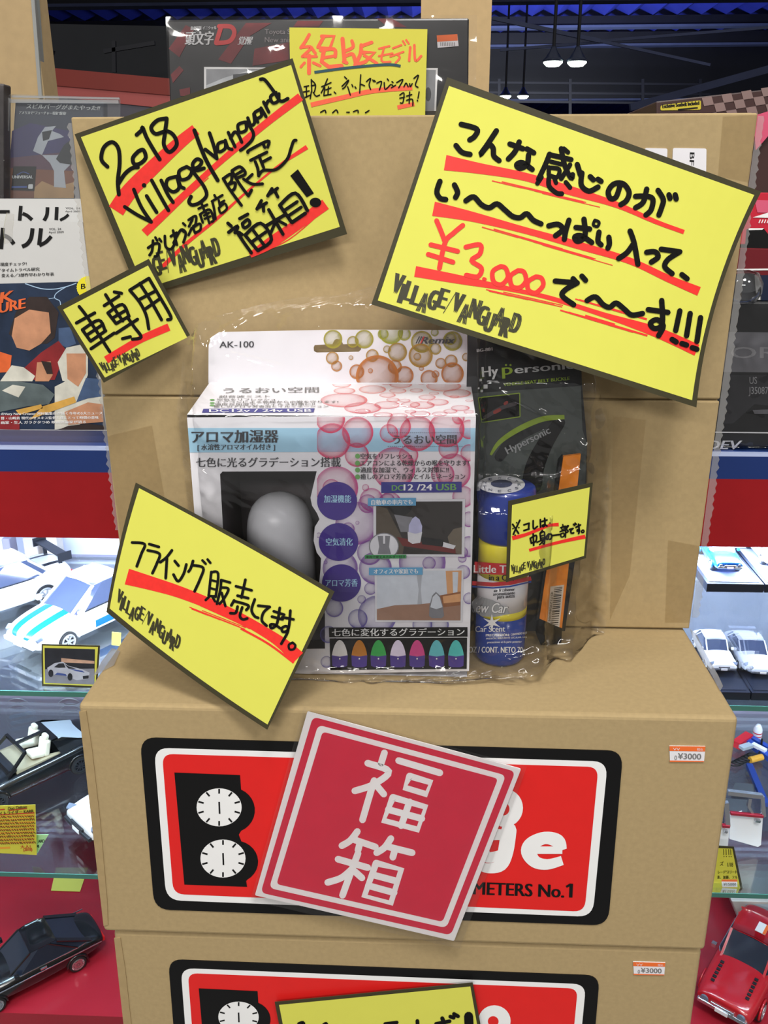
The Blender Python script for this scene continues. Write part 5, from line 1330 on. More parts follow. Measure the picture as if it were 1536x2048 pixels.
# boxed radio-control models on the right
c8 = crop(1380, 300, .391)
YR = .50
PR = YP(YR)
t = goods('product_box', 'lowest dark window box on the right, white letters EV near its foot', 'box', YR, [(1392, 604), (1640, 604), (1640, 920), (1392, 920)], .2, mat('black_window_box', (28, 28, 30), 0.35, grain=0.15, scale=20), 'boxed models on the right of the showcase')
mb = MB(); sheet(mb, PR, c8([(140, 930), (600, 935), (600, 1140), (140, 1135)]), .0006, 0, 0); sheet(mb, PR, c8([(100, 1440), (600, 1446), (600, 1452), (100, 1446)]), .0006, 0, 2)
sheet(mb, PR, c8([(120, 1150), (600, 1150), (600, 1330), (330, 1300), (220, 1400), (120, 1400)]), .0006, 0, 3); sheet(mb, PR, c8([(320, 1330), (600, 1320), (600, 1350), (330, 1350)]), .0008, 0, 0)
text(mb, PR, 'OR', *c8([(210, 1064), (450, 1064)]), 22, .0008, 1, .7); text(mb, PR, 'US\nJ35087', *c8([(300, 1196), (400, 1196)]), 14, .0008, 1, .1)
text(mb, PR, 'DEV', *c8([(84, 1530), (266, 1530)]), 17, .0008, 2, .8, .25); stroke(mb, PR, c8([(90, 1537), (220, 1537)]), 1.6, .0008, 2, cap=False)
mb.build('box_print', [mat('grey_window_panel', (112, 112, 118), 0.35, grain=0.1, scale=20), mat('faint_grey_print', (146, 146, 150), 0.4, grain=0.05, scale=30), WHITE_INK, mat('smoke_window_print', (50, 50, 54), 0.2, grain=0.3, scale=14)], t)
wrap_film(t, YR - .002, [(1390, 602), (1640, 602), (1640, 918), (1390, 918)], .004, 22, seed=2.0)
z2 = PR.hit(1500, 604).z
t = goods('product_box', 'maroon box with a clear bulb in its window, right, on the dark box', 'box', YR + .01, [(1392, 494), (1640, 500), (1640, 606), (1392, 606)], .18, mat('maroon_box', (108, 20, 30), 0.35, grain=0.05, scale=20), 'boxed models on the right of the showcase', zmin=z2 + .006)
P2 = YP(YR + .01)
mb = MB(); sheet(mb, P2, c8([(100, 636), (360, 634), (366, 768), (100, 770)]), .0006, 0, 0); sheet(mb, P2, c8([(330, 640), (356, 642), (360, 766), (340, 766)]), .0010, 0, 1); sheet(mb, P2, c8([(358, 640), (600, 640), (600, 770), (366, 770)]), .0006, 0, 2); sheet(mb, P2, c8([(100, 610), (600, 604), (600, 612), (100, 620)]), .0006, 0, 1)
mb.build('box_print', [mat('grey_window', (70, 70, 74), 0.2, grain=0.2, scale=20), WHITE_INK, mat('navy_box_print', (24, 34, 60), 0.35, grain=0.05, scale=20)], t)
bc = YP(YR - .002).hit(*c8([(268, 705)])[0])
MB().lathe((bc.x, YR - .0, bc.z), [(.003, -.021), (.018, -.017), (.024, -.006), (.024, .006), (.017, .018), (.006, .021)], 28).build('clear_bulb', clear('clear_bulb', (0.8, 0.82, 0.84), 0.12, 0.9, 0.04), t, smooth=True)
z3 = P2.hit(1500, 497).z
t = goods('product_box', 'red and black box on the right beside the price card, above the maroon box', 'box', YR + .02, [(1392, 384), (1640, 386), (1640, 497), (1392, 497)], .17, mat('red_pink_box', (196, 34, 56), 0.35, grain=0.05, scale=20), 'boxed models on the right of the showcase', zmin=z3 + .004)
P3 = YP(YR + .02)
mb = MB(); sheet(mb, P3, c8([(330, 255), (600, 265), (600, 325), (345, 320)]), .0006, 0, 0); sheet(mb, P3, c8([(320, 345), (400, 320), (600, 320), (600, 352)]), .0008, 0, 1); sheet(mb, P3, c8([(290, 405), (376, 400), (400, 430), (600, 430), (600, 510), (280, 510)]), .0008, 0, 2); sheet(mb, P3, c8([(300, 400), (378, 400), (370, 408), (300, 410)]), .0010, 0, 1)
for k in range(4): stroke(mb, P3, c8([(352 + k * 14, 374), (360 + k * 14, 356)]), 2, .0010, 1, cap=False)
mb.build('box_print', [mat('pink_box_print', (214, 92, 122), 0.35, grain=0.05, scale=20), WHITE_INK, BLACK], t)
z4 = P3.hit(1500, 385).z
YX = .70
PX = YP(YX)
t = goods('product_box', 'brown chequered box at the top right edge, small yellow label on its corner', 'box', YX, [(1312, 203), (1660, 165), (1660, 420), (1316, 420)], .2, mat('dark_brown_box', (62, 40, 38), 0.4, grain=0.05, scale=20), 'boxed models on the right of the showcase')
cX = crop(930, 0, 606 / 1536)
mb = MB()
for r in range(3):
    for c in range(9):
        if (r + c) % 2: continue
        x0 = 1200 + c * 50 + r * 12; y0 = 490 - c * 8 + r * 44
        if r == 0: y0 += 6
        sheet(mb, PX, cX([(x0, y0), (x0 + 50, y0 - 8), (x0 + 62, y0 + 34), (x0 + 12, y0 + 42)]), .0008)
mb.build('chequer_print', mat('chequer_grey', (132, 112, 108), 0.4, grain=0.05, scale=20), t)
mb = MB(); sheet(mb, PX, rrect(cX([(992, 534), (1196, 508), (1196, 556), (990, 560)]), 4), .001, .0004, 0); text(mb, PX, 'Exclusive Seatbelt Included', *cX([(1002, 548), (1188, 530)]), 7.5, .0014, 1, .5)
stroke(mb, PX, cX([(1080, 556), (1180, 546)]), 3, .0014, 1, cap=False)
mb.build('yellow_label', [mat('label_yellow', (196, 184, 50), 0.45, grain=0.04, scale=40), BLACK], t)
pk = MB(); q = PX.hit(1520, 300)
sheet(pk, YP(YX - .01), [(1506, 232), (1545, 220), (1545, 262), (1512, 300)], 0, .004); pk.build('pink_flash', mat('pink_flash', (206, 84, 116), 0.4, grain=0.05, scale=20), t)

# ---------------------------------------------------------------- model cars
TYRE = mat('rubber_tyre', (26, 26, 28), 0.7, grain=0.05, scale=60)
RIM = mat('silver_rim', (176, 178, 184), 0.3, metal=0.6, grain=0.04, scale=60)
CHROME = mat('chrome_trim', (206, 208, 214), 0.15, metal=0.9, grain=0.02, scale=60)
GLZ = mat('dark_car_glass', (34, 40, 54), 0.08, grain=0.03, scale=20, coat=.5)
GLZB = mat('blue_car_glass', (62, 70, 92), 0.06, grain=0.06, scale=20, coat=.5)
DKPL = mat('dark_plastic', (30, 32, 38), 0.4, grain=0.05, scale=40)
LENS = mat('head_lamp_lens', (104, 114, 132), 0.1, grain=0.04, scale=60, coat=.6)
def paint(n, c): return mat(n, c, 0.25, coat=.8, grain=0.01, scale=20)

def car(loc, rz, L, label, col, spec, group='model cars in the showcase'):
    """a model car; x runs forward, sizes are fractions of its length"""
    t = thing('model_car', loc, label, 'model car', group, rz)
    s = spec
    W = s.get('w', .205); wr = s.get('wr', .070); xf, xr = s.get('xf', .30), s.get('xr', -.28)
    sec = s['body']                                   # (x, z bottom, z top, half width)
    sa, sb = s.get('stripe', (.30, .55))
    V = []; I = []; Fc = []
    for x, zb, zt, hw in sec:
        ring = [(0, zt + .010), (sa * hw, zt + .009), (sb * hw, zt + .007), (.88 * hw, zt - .004), (.985 * hw, zt - .030), (hw, zb + (zt - zb) * .50), (.985 * hw, zb + .03), (.92 * hw, zb), (0, zb)]
        ring = ring + [(-y, z) for y, z in ring[-2:0:-1]]
        V += [(x * L, y * L, z * L) for y, z in ring]
    n = 16
    for k in range(len(sec) - 1):
        for q in range(n):
            Fc.append((k * n + q, k * n + (q + 1) % n, (k + 1) * n + (q + 1) % n, (k + 1) * n + q))
            i = 0
            if s.get('stripes') and q in (1, 14): i = 1
            if s.get('side') and q in (5, 10) and s['side'][0] <= sec[k][0] < s['side'][1]: i = 1
            if s.get('skirt') and q in (6, 9, 7, 8): i = 2
            I.append(i)
    Fc.append(tuple(range(n))[::-1]); I.append(0); Fc.append(tuple((len(sec) - 1) * n + q for q in range(n))); I.append(0)
    b = mesh_obj('body', V, Fc, [col, s.get('stripe_mat', col), s.get('skirt', col)], t, world=False, smooth=True, midx=I)
    md = b.modifiers.new('smooth', 'SUBSURF'); md.levels = 2; md.render_levels = 2
    zt_at = lambda x: next((a[2] + (c[2] - a[2]) * (x - a[0]) / (c[0] - a[0]) for a, c in zip(sec, sec[1:]) if a[0] <= x <= c[0]), sec[-1][2])
    # cabin
    cb = s.get('cabin')
    if cb:
        x0, x1, x2, x3, zr, rw, bw = cb               # rear base, rear roof, front roof, front base, roof height, roof and base half width
        zb0, zb3 = zt_at(x0) - .012, zt_at(x3) - .012
        zm = (zb0 + zb3) / 2 + .004
        base = [(x0, bw * .86, zb0), (x0 * .55 + x1 * .45, bw, zm), (x3 * .55 + x2 * .45, bw, zm), (x3, bw * .80, zb3)]
        roof = [(x1, rw * .93, zr - .006), (x1 * .7 + x2 * .3, rw, zr), (x1 * .3 + x2 * .7, rw, zr), (x2, rw * .95, zr - .008)]
        V = [(x, y, z) for x, y, z in base] + [(x, -y, z) for x, y, z in base] + [(x, y, z) for x, y, z in roof] + [(x, -y, z) for x, y, z in roof]
        V = [(a * L, c * L, d * L) for a, c, d in V]
        Fc = [(0, 1, 9, 8), (1, 2, 10, 9), (2, 3, 11, 10), (5, 4, 12, 13), (6, 5, 13, 14), (7, 6, 14, 15), (4, 0, 8, 12), (3, 7, 15, 11), (8, 9, 13, 12), (9, 10, 14, 13), (10, 11, 15, 14)]
        mesh_obj('windows', V, Fc, s.get('glass', GLZ), t, world=False)
        P = [Vector(v) for v in V]
        mb = MB()                                     # roof skin with a slight crown
        top = []
        for k in range(8, 12):
            a, c = P[k], P[k + 4]
            for u in (0, .25, .5, .75, 1): top.append(a.lerp(c, u) + Vector((0, 0, (.004 + .014 * (1 - (2 * u - 1) ** 2)) * L)))
        Fc = []
        for k in range(3):
            for u in range(4): Fc.append((k * 5 + u, k * 5 + u + 1, (k + 1) * 5 + u + 1, (k + 1) * 5 + u))
        low = [v - Vector((0, 0, .012 * L)) for v in top]; N = 20
        Fc += [tuple(i + N for i in f[::-1]) for f in Fc]
        rim = [0, 1, 2, 3, 4, 9, 14, 19, 18, 17, 16, 15, 10, 5]
        Fc += [(rim[k], rim[(k + 1) % 14], rim[(k + 1) % 14] + N, rim[k] + N) for k in range(14)]
        mb.add(top + low, Fc)
        rf = mb.build('roof', col, t, world=False, smooth=True)
        pw = s.get('pillar', .016) * L
        for nm, a, c in (('windscreen_pillar', 3, 11), ('windscreen_pillar', 7, 15), ('door_pillar', 1, 9), ('door_pillar', 5, 13), ('rear_pillar', 0, 8), ('rear_pillar', 4, 12)):
            k = 1.0 if nm != 'door_pillar' else .7
            if nm == 'rear_pillar': k = s.get('rear_pillar', 2.2)
            MB().beam(P[a], P[c] + Vector((0, 0, .002 * L)), pw * k, pw * .8).build(nm, s.get('pillar_mat', col), t, world=False)
        tr = MB()
        for a, c in ((0, 1), (1, 2), (2, 3), (4, 5), (5, 6), (6, 7), (3, 7), (0, 4)): tr.beam(P[a], P[c], .007 * L)
        tr.build('window_trim', s.get('trim', DKPL), t, world=False)
        for y in (1, -1):
            MB().box((-.018 * L, -.016 * L, 0), (.014 * L, .016 * L, .028 * L), 0, Matrix.Translation(((x3 - .045) * L, y * (bw + .030) * L, (zb3 + .022) * L))).build('mirror', s.get('mirror', col), t, world=False)
    for x in (xf, xr):
        for y in (1, -1):
            w = MB().lathe((x * L, y * (W - .035) * L, wr * L), [(wr * .55 * L, -.035 * L), (wr * .95 * L, -.035 * L), (wr * L, -.02 * L), (wr * L, .028 * L), (wr * .93 * L, .038 * L), (wr * .68 * L, .039 * L), (wr * .62 * L, .030 * L)] if y > 0 else [(wr * .62 * L, -.030 * L), (wr * .68 * L, -.039 * L), (wr * .93 * L, -.038 * L), (wr * L, -.028 * L), (wr * L, .02 * L), (wr * .95 * L, .035 * L), (wr * .55 * L, .035 * L)], 32, 0, 'y').build('wheel', TYRE, t, world=False)
            h = MB(); yo = y * (W - .0) * L
            h.lathe((x * L, yo, wr * L), [(wr * .14 * L, -.006 * L), (wr * .16 * L, .004 * L if y > 0 else -.010 * L)], 12, 0, 'y')
            nsp = s.get('spokes', 5)
            for k in range(nsp):
                a = 2 * math.pi * k / nsp
                h.beam((x * L + .10 * wr * L * math.cos(a), yo, wr * L + .10 * wr * L * math.sin(a)), (x * L + .64 * wr * L * math.cos(a), yo, wr * L + .64 * wr * L * math.sin(a)), .15 * wr * L, .010 * L)
            P = [(x * L + .64 * wr * L * math.cos(a), yo, wr * L + .64 * wr * L * math.sin(a)) for a in [2 * math.pi * k / 28 for k in range(29)]]
            h.tube(P, .008 * L, 6)
            h.build('rim', s.get('rim', RIM), w, world=False)
            ar = MB(); P = [(x * L + wr * 1.14 * L * math.cos(a), y * (W - .004) * L, wr * L + wr * 1.14 * L * math.sin(a)) for a in [math.pi * k / 16 for k in range(17)]]
            ar.tube(P, .009 * L, 6); ar.build('wheel_arch', s.get('arch', col), t, world=False, smooth=True)
    # front and rear fittings
    xF = sec[-1][0]; zF = sec[-1][2]; hF = sec[-1][3]
    for y in (1, -1):
        if s.get('round_lamps'):
            MB().lathe((0, 0, 0), [(.002 * L, -.006 * L), (.026 * L, -.002 * L), (.028 * L, .010 * L)], 18, 0, 'y').build('headlamp', LENS, t, world=False).matrix_local = Matrix.Translation(((xF + .004) * L, y * hF * .72 * L, (zF - .028) * L)) @ Matrix.Rotation(math.radians(90), 4, 'Z')
        else:
            o = MB().box((-.03 * L, -.036 * L, -.016 * L), (.016 * L, .036 * L, .016 * L)).build('headlamp', LENS, t, world=False)
            o.matrix_local = Matrix.Translation(((xF - .040) * L, y * hF * .86 * L, (zt_at(xF - .040) - .016) * L)) @ Matrix.Rotation(math.radians(-y * 26), 4, 'Z') @ Matrix.Rotation(math.radians(24), 4, 'Y'); soft(o, .008 * L, 2)
        MB().box(((sec[0][0] - .004) * L, y * sec[0][3] * .45 * L, (sec[0][2] - .06) * L), ((sec[0][0] + .02) * L, y * sec[0][3] * .92 * L, (sec[0][2] - .025) * L)).build('tail_lamp', RED, t, world=False)
    soft(MB().box(((xF - .01) * L, -hF * .46 * L, (zF - .042) * L), ((xF + .012) * L, hF * .46 * L, (zF - .014) * L)).build('grille', s.get('grille', DKPL), t, world=False), .003 * L, 2)
    soft(MB().box(((xF - .01) * L, -hF * .98 * L, (sec[-1][1] + .006) * L), ((xF + .016) * L, hF * .98 * L, (sec[-1][1] + .036) * L)).build('bumper', s.get('bumper', col), t, world=False), .006 * L, 2)
    MB().box(((xF + .016) * L, -.042 * L, (sec[-1][1] + .006) * L), ((xF + .020) * L, .042 * L, (sec[-1][1] + .034) * L)).build('number_plate', WHITE, t, world=False)
    if s.get('wing'):
        x, z, h, m = s['wing']
        MB().box((x * L - .035 * L, -.19 * L, (z + h) * L), (x * L + .035 * L, .19 * L, (z + h + .012) * L)).build('wing_blade', m, t, world=False)
        for y in (1, -1):
            MB().box((x * L - .012 * L, y * .11 * L, (z - .01) * L), (x * L + .012 * L, y * .12 * L, (z + h) * L)).build('wing_post', m, t, world=False)
            if s.get('wing_ends'): MB().box((x * L - .05 * L, y * .19 * L, (z + h - .03) * L), (x * L + .045 * L, y * .197 * L, (z + h + .03) * L)).build('wing_end', m, t, world=False)
    for (x0, x1, y, z) in s.get('side_lines', ()):
        MB().box((x0 * L, y * (W + .002) * L, z * L), (x1 * L, y * (W + .006) * L, (z + .007) * L)).build('side_moulding', CHROME, t, world=False)
    for (x, z, y) in s.get('door_handles', ()):
        MB().box(((x - .025) * L, y * (W - .004) * L, z * L), ((x + .02) * L, y * (W + .008) * L, (z + .012) * L)).build('door_handle', CHROME, t, world=False)
    for (x, y, dx, dy, ma, mb_) in s.get('stickers', ()):
        z = (s['cabin'][4] + .022 if s.get('sticker_roof') else zt_at(x) + .009)
        o = MB().box((-dx * L, -dy * L, 0), (dx * L, dy * L, .004 * L)).build('price_sticker', ma, t, world=False)
        o.matrix_local = Matrix.Translation((x * L, y * L, z * L)) @ Matrix.Rotation(s.get('sticker_turn', 0), 4, 'Z') @ Matrix.Rotation(s.get('sticker_tilt', 0), 4, 'Y')
        o2 = MB().box((-dx * L, dy * .45 * L, .004 * L), (dx * L, dy * L, .006 * L)).build('sticker_band', mb_, o, world=False)
    return t

MODERN = [(-.50, .10, .205, .165), (-.475, .065, .235, .190), (-.36, .05, .238, .203), (-.24, .048, .232, .205), (-.08, .045, .220, .205), (.10, .045, .215, .205), (.20, .046, .208, .205), (.33, .048, .190, .203), (.43, .052, .168, .190), (.48, .060, .145, .172), (.50, .075, .115, .150)]
CLASSIC = [(-.50, .12, .185, .155), (-.48, .09, .215, .180), (-.38, .07, .225, .190), (-.22, .065, .228, .195), (-.05, .06, .222, .198), (.12, .06, .220, .198), (.28, .062, .212, .195), (.42, .07, .200, .188), (.485, .085, .188, .178), (.50, .10, .170, .168)]
def by_line(pf, pr, z, L, W, over=0.0):
    """centre and heading of a car from two sight points along the foot of its near side"""
    a, b = ZP(z).hit(*pf), ZP(z).hit(*pr)
    d = (a - b); d.z = 0; d.normalize()
    side = Vector((-d.y, d.x, 0))
    if side.y < 0: side = -side
    c = a - d * (L * (.5 - over)) + side * (W * L)
    return Vector((c.x, c.y, z)), math.atan2(d.y, d.x)
def by_front(p1, p2, z, L, zh=0.0):
    """centre and heading from the two ends of the front edge, seen at height zh"""
    a, b = ZP(z + zh).hit(*p1), ZP(z + zh).hit(*p2)
    e = (b - a); e.z = 0; e.normalize()
    d = Vector((e.y, -e.x, 0))
    if d.y > 0: d = -d
    c = (a + b) / 2 - d * (L * .49)
    return Vector((c.x, c.y, z)), math.atan2(d.y, d.x)

PW = paint('white_car_paint', (236, 238, 242)); PSV = paint('silver_car_paint', (196, 202, 214)); PBK = paint('black_car_paint', (16, 18, 20)); PRD = paint('red_car_paint', (176, 24, 36)); PBL = paint('blue_car_paint', (14, 92, 170))
CYAN = paint('blue_stripe_paint', (20, 88, 160))
z1, z2, zf = S1 + .001, S2 + .001, SF + .001
l, r = by_line((84, 1330), (246, 1252), z1, .25, .2)
MODERN_CABIN = (-.36, -.20, .03, .24, .345, .150, .188)
car(l, r, .25, 'white model coupe with blue bonnet stripes, upper left shelf behind the framed car picture', PW,
    dict(body=MODERN, cabin=MODERN_CABIN, glass=GLZB, stripes=True, stripe_mat=CYAN, stripe=(.22, .58), side=(-.48, .06), spokes=6, mirror=PW, bumper=PSV, pillar_mat=PW))
l, r = by_line((-150, 1290), (112, 1206), z1, .26, .2)
car(l, r, .26, 'white model racing car with a dark rear wing, far end of the upper left shelf', PW,
    dict(body=MODERN, cabin=(-.34, -.22, .0, .22, .335, .14, .185), glass=GLZB, wing=(-.44, .235, .075, DKPL), wing_ends=True, spokes=7, stripes=True, stripe_mat=DKPL, stripe=(.40, .47), wr=.078))
# black open coupe on the lower shelf: targa roof, pale seats
l, r = by_line((-62, 1652), (160, 1548), z2, .26, .2)
LOWC = [(a, b, c * .93, d) for a, b, c, d in MODERN]
t = car(l, r, .26, 'black open-topped model car with white seats, lower left shelf', PBK, dict(body=LOWC, spokes=10, rim=DKPL, bumper=PBK, stickers=((.27, -.06, .045, .04, WHITE, mat('orange_sticker', (238, 112, 50))),)))
L = .26
SEAT = mat('ivory_seat', (226, 222, 204), 0.5, grain=0.03, scale=60)
MB().box((-.20 * L, -.165 * L, .19 * L), (.14 * L, .165 * L, .212 * L)).build('cabin_floor', mat('cabin_beige', (168, 158, 132), 0.6, grain=0.06, scale=60), t, world=False)
for y in (1, -1):
    mb = MB(); M = Matrix.Translation((-.075 * L, y * .085 * L, .21 * L)) @ Matrix.Rotation(math.radians(-14), 4, 'Y')
    o = mb.box((-.03 * L, -.055 * L, 0), (.012 * L, .055 * L, .115 * L), 0, M).box((-.026 * L, -.03 * L, .112 * L), (.010 * L, .03 * L, .15 * L), 0, M).box((.0, -.055 * L, 0), (.10 * L, .055 * L, .035 * L), 0, M).build('seat', SEAT, t, world=False)
    soft(o, .014 * L, 3)
mb = MB()
for y in (1, -1):
    mb.beam((.20 * L, y * .17 * L, .20 * L), (.06 * L, y * .145 * L, .315 * L), .018 * L)
mb.beam((.06 * L, -.15 * L, .315 * L), (.06 * L, .15 * L, .315 * L), .020 * L)
mb.build('windscreen_frame', PBK, t, world=False)
MB().add([(.195 * L, -.165 * L, .205 * L), (.195 * L, .165 * L, .205 * L), (.06 * L, .14 * L, .312 * L), (.06 * L, -.14 * L, .312 * L)], [(0, 1, 2, 3)]).build('windscreen', ACRYL, t, world=False)
MB().beam((.06 * L, 0, .318 * L), (-.15 * L, 0, .325 * L), .030 * L, .012 * L).build('roof_bar', PBK, t, world=False)
mb = MB(); mb.beam((-.15 * L, -.145 * L, .318 * L), (-.15 * L, .145 * L, .318 * L), .05 * L, .014 * L)
for y in (1, -1): mb.add([(-.13 * L, y * .155 * L, .318 * L), (-.20 * L, y * .150 * L, .318 * L), (-.40 * L, y * .170 * L, .218 * L), (-.17 * L, y * .182 * L, .205 * L)], [(0, 1, 2, 3)])
mb.build('rear_hoop', PBK, t, world=False)
MB().add([(-.17 * L, -.14 * L, .316 * L), (-.17 * L, .14 * L, .316 * L), (-.40 * L, .16 * L, .222 * L), (-.40 * L, -.16 * L, .222 * L)], [(0, 1, 2, 3)]).build('rear_window', mat('pale_rear_window', (196, 206, 214), 0.1, grain=0.08, scale=12), t, world=False)
MB().beam((.16 * L, -.16 * L, .222 * L), (.16 * L, .16 * L, .222 * L), .05 * L, .03 * L).build('dashboard', DKPL, t, world=False)
# white car over black lower half, mostly hidden by the carton
l, r = by_front((124, 1622), (196, 1690), z2, .25, .03)
car(l, r, .25, 'white-topped model car with black lower half, lower left shelf beside the carton', PW, dict(body=CLASSIC, cabin=(-.34, -.20, .02, .22, .34, .15, .18), skirt=DKPL, bumper=DKPL, grille=DKPL))
# black vintage coupe on the red floor
a, b = ZP(zf).hit(2, 2022), ZP(zf).hit(163, 1938)
d = (a - b); wb = Vector((d.x, d.y, 0)).length; L = wb / .58
d.normalize(); sd = Vector((-d.y, d.x, 0)); sd = sd if sd.y > 0 else -sd
c = (a + b) / 2 + sd * (.19 * L)
COUPE = [(-.50, .12, .165, .150), (-.47, .085, .190, .175), (-.36, .07, .205, .190), (-.22, .065, .212, .196), (-.05, .06, .215, .198), (.12, .06, .216, .198), (.28, .062, .206, .194), (.42, .07, .190, .184), (.485, .085, .175, .170), (.50, .10, .155, .155)]
BS = mat('blue_sticker_print', (70, 100, 180))
car(Vector((c.x, c.y, zf)), math.atan2(d.y, d.x), L, 'black vintage model coupe with chrome side line on the red case floor, lower left', PBK,
    dict(body=COUPE, w=.198, cabin=(-.40, -.16, .03, .20, .325, .145, .178), pillar=.011, rear_pillar=3.2, pillar_mat=PBK, trim=CHROME, spokes=14, rim=CHROME, xf=.31, xr=-.27, wr=.066, round_lamps=True, bumper=CHROME,
         side_lines=((-.46, .44, 1, .165), (-.46, .44, -1, .165)), door_handles=((-.03, .185, 1), (-.03, .185, -1)), stickers=((.31, .07, .040, .045, WHITE, BS),), sticker_turn=.4))
# red car with louvred bonnet on the red floor, right
l, r = by_front((1392, 1990), (1500, 2050), zf, .25, .03)
car(l, r, .25, 'red model car with two louvre strips on its bonnet, red case floor, lower right', PRD,
    dict(body=CLASSIC, cabin=(-.38, -.26, -.02, .16, .335, .150, .180), trim=CHROME, round_lamps=True, grille=CHROME, bumper=CHROME, xf=.29, stickers=((-.12, .03, .05, .035, WHITE, mat('orange_sticker', (238, 112, 50))),), sticker_roof=True, mirror=CHROME))
t = bpy.data.objects['model_car.005'] if 'model_car.005' in bpy.data.objects else None
t = [o for o in bpy.data.objects if o.get('label', '').startswith('red model car')][0]
for y in (1, -1):
    mb = MB(); Lr = .25
    for k in range(6): mb.box(((.20 + k * .035) * Lr, (y * .115 - .012) * Lr, .222 * Lr - k * .0006), ((.222 + k * .035) * Lr, (y * .115 + .012) * Lr, .2285 * Lr - k * .0007))
    mb.build('bonnet_louvres', DKPL, t, world=False)
pb = ZP(zf).hit(1500, 1880)
t = goods('storage_box', 'silver-grey box standing behind the red model car, lower right', 'box', YP(.715).p.y, [(1463, 1802), (1640, 1806), (1640, 1960), (1460, 1960)], .10, mat('silver_box', (206, 204, 200), 0.4, grain=0.04, scale=30), zmin=zf)
mb = MB(); P8 = YP(.715); sheet(mb, P8, [(1490, 1808), (1640, 1810), (1640, 1836), (1500, 1834)], .0006); mb.build('blue_label', mat('pale_blue_label', (186, 212, 226), 0.4, grain=0.05, scale=40), t)

# upper right: small cars on black bases inside clear covers, the second pair on top of the first
BASE = mat('black_display_base', (30, 34, 46), 0.3, grain=0.04, scale=30)
BASET = mat('pale_base_top', (150, 160, 184), 0.3, grain=0.04, scale=20)
zb = S1 + .0155
p0, p1 = ZP(zb).hit(1430, 1270), ZP(zb).hit(1503, 1386)
dv = (p1 - p0); dv.z = 0; dv.normalize(); HD = math.atan2(dv.y, dv.x); sv = Vector((-dv.y, dv.x, 0))
if sv.x < 0: sv = -sv
yfr = p1.y
def showbase(z, corner, wd, ln, label, cover, top):
    """corner: front-left corner of the base at height z; it runs back against the heading"""
    back = -dv * ln
    c = corner
    t = thing('display_stand', Vector((c.x, c.y, z - .012)), label, 'display stand', 'clear-covered bases for small model cars')
    def prism(q, z0, z1):
        V = [Vector((v.x, v.y, z0)) for v in q] + [Vector((v.x, v.y, z1)) for v in q]
        return V, [(3, 2, 1, 0), (4, 5, 6, 7), (0, 1, 5, 4), (1, 2, 6, 5), (2, 3, 7, 6), (3, 0, 4, 7)]
    q = [c, c + Vector((wd, 0, 0)), c + Vector((wd, 0, 0)) + back, c + back]
    V, Fc = prism(q, z - .012, z); MB().add(V, Fc).build('base', BASE, t)
    q2 = [c + dv * -.006 + Vector((.004, 0, 0)), c + dv * -.006 + Vector((wd - .004, 0, 0)), c + Vector((wd - .004, 0, 0)) + back * .97, c + Vector((.004, 0, 0)) + back * .97]
    V, Fc = prism(q2, z + .0002, z + .0008); MB().add(V, Fc).build('base_top', top, t)
    if cover:
        q3 = [c + dv * -.003 + Vector((.002, 0, 0)), c + dv * -.003 + Vector((wd - .002, 0, 0)), c + Vector((wd - .002, 0, 0)) + back * .985, c + Vector((.002, 0, 0)) + back * .985]
        V, Fc = prism(q3, z + .001, z + cover); MB().add(V, Fc[1:]).build('clear_cover', ACRYL, t)
    return t
zt1 = zb
cl = ZP(zt1).hit(1452, 1384)
zt2 = YP(cl.y).hit(1470, 1168).z
step_w = p1.x - cl.x
wdl = max(step_w, .03)
cover = zt2 - .0135 - zt1
wl = ZP(zt1).hit(1503, 1386).x - ZP(zt1).hit(1425, 1384).x
cA_ = ZP(zt1).hit(1425, 1384)
showbase(zt1, Vector((cA_.x, cA_.y, zt1)), wl - .001, .13, 'lower left clear-covered black base under the white saloon, right shelf', cover, BASE)
showbase(zt1, Vector((cA_.x + wl + .001, cA_.y, zt1)), wl * 1.25, .13, 'lower right clear-covered black base under the silver coupe, right shelf', cover, BASE)
cB_ = YP(cl.y).hit(1414, 1172); cB_.z = zt2
cB2 = YP(cl.y).hit(1528, 1172)
showbase(zt2, cB_, cB2.x - cB_.x, .13, 'upper left base with black front edge under the blue car, right shelf', 0, BASET)
showbase(zt2, Vector((cB2.x + .002, cB_.y, zt2)), .10, .13, 'upper right base with black front edge at the right photo edge', 0, BASET)
def small(px, py, z, L, label, col, **kw):
    q = ZP(z + .002).hit(px, py)
    q = q - dv * (L * .5)
    sp = dict(body=CLASSIC, cabin=(-.36, -.24, .04, .18, .34, .150, .180), glass=GLZB, grille=CHROME, bumper=CHROME); sp.update(kw)
    return car(Vector((q.x, q.y, z + .001)), HD + kw.get('turn', 0), L, label, col, sp, 'small model cars on the right shelf')
small(1458, 1150, zt2, .10, 'small blue and white classic model car on the upper base, right shelf', PBL, round_lamps=True)
small(1446, 1352, zt1, .105, 'small white model saloon on the lower base beside the carton, right shelf', PW)
small(1524, 1356, zt1, .105, 'small silver model coupe with a rear spoiler, lower base at the right edge', PSV, body=MODERN, cabin=MODERN_CABIN, wing=(-.46, .235, .05, PSV))
small(1560, 1138, zt2, .10, 'white model car cut off by the right photo edge, upper base', PW, body=MODERN, cabin=MODERN_CABIN)

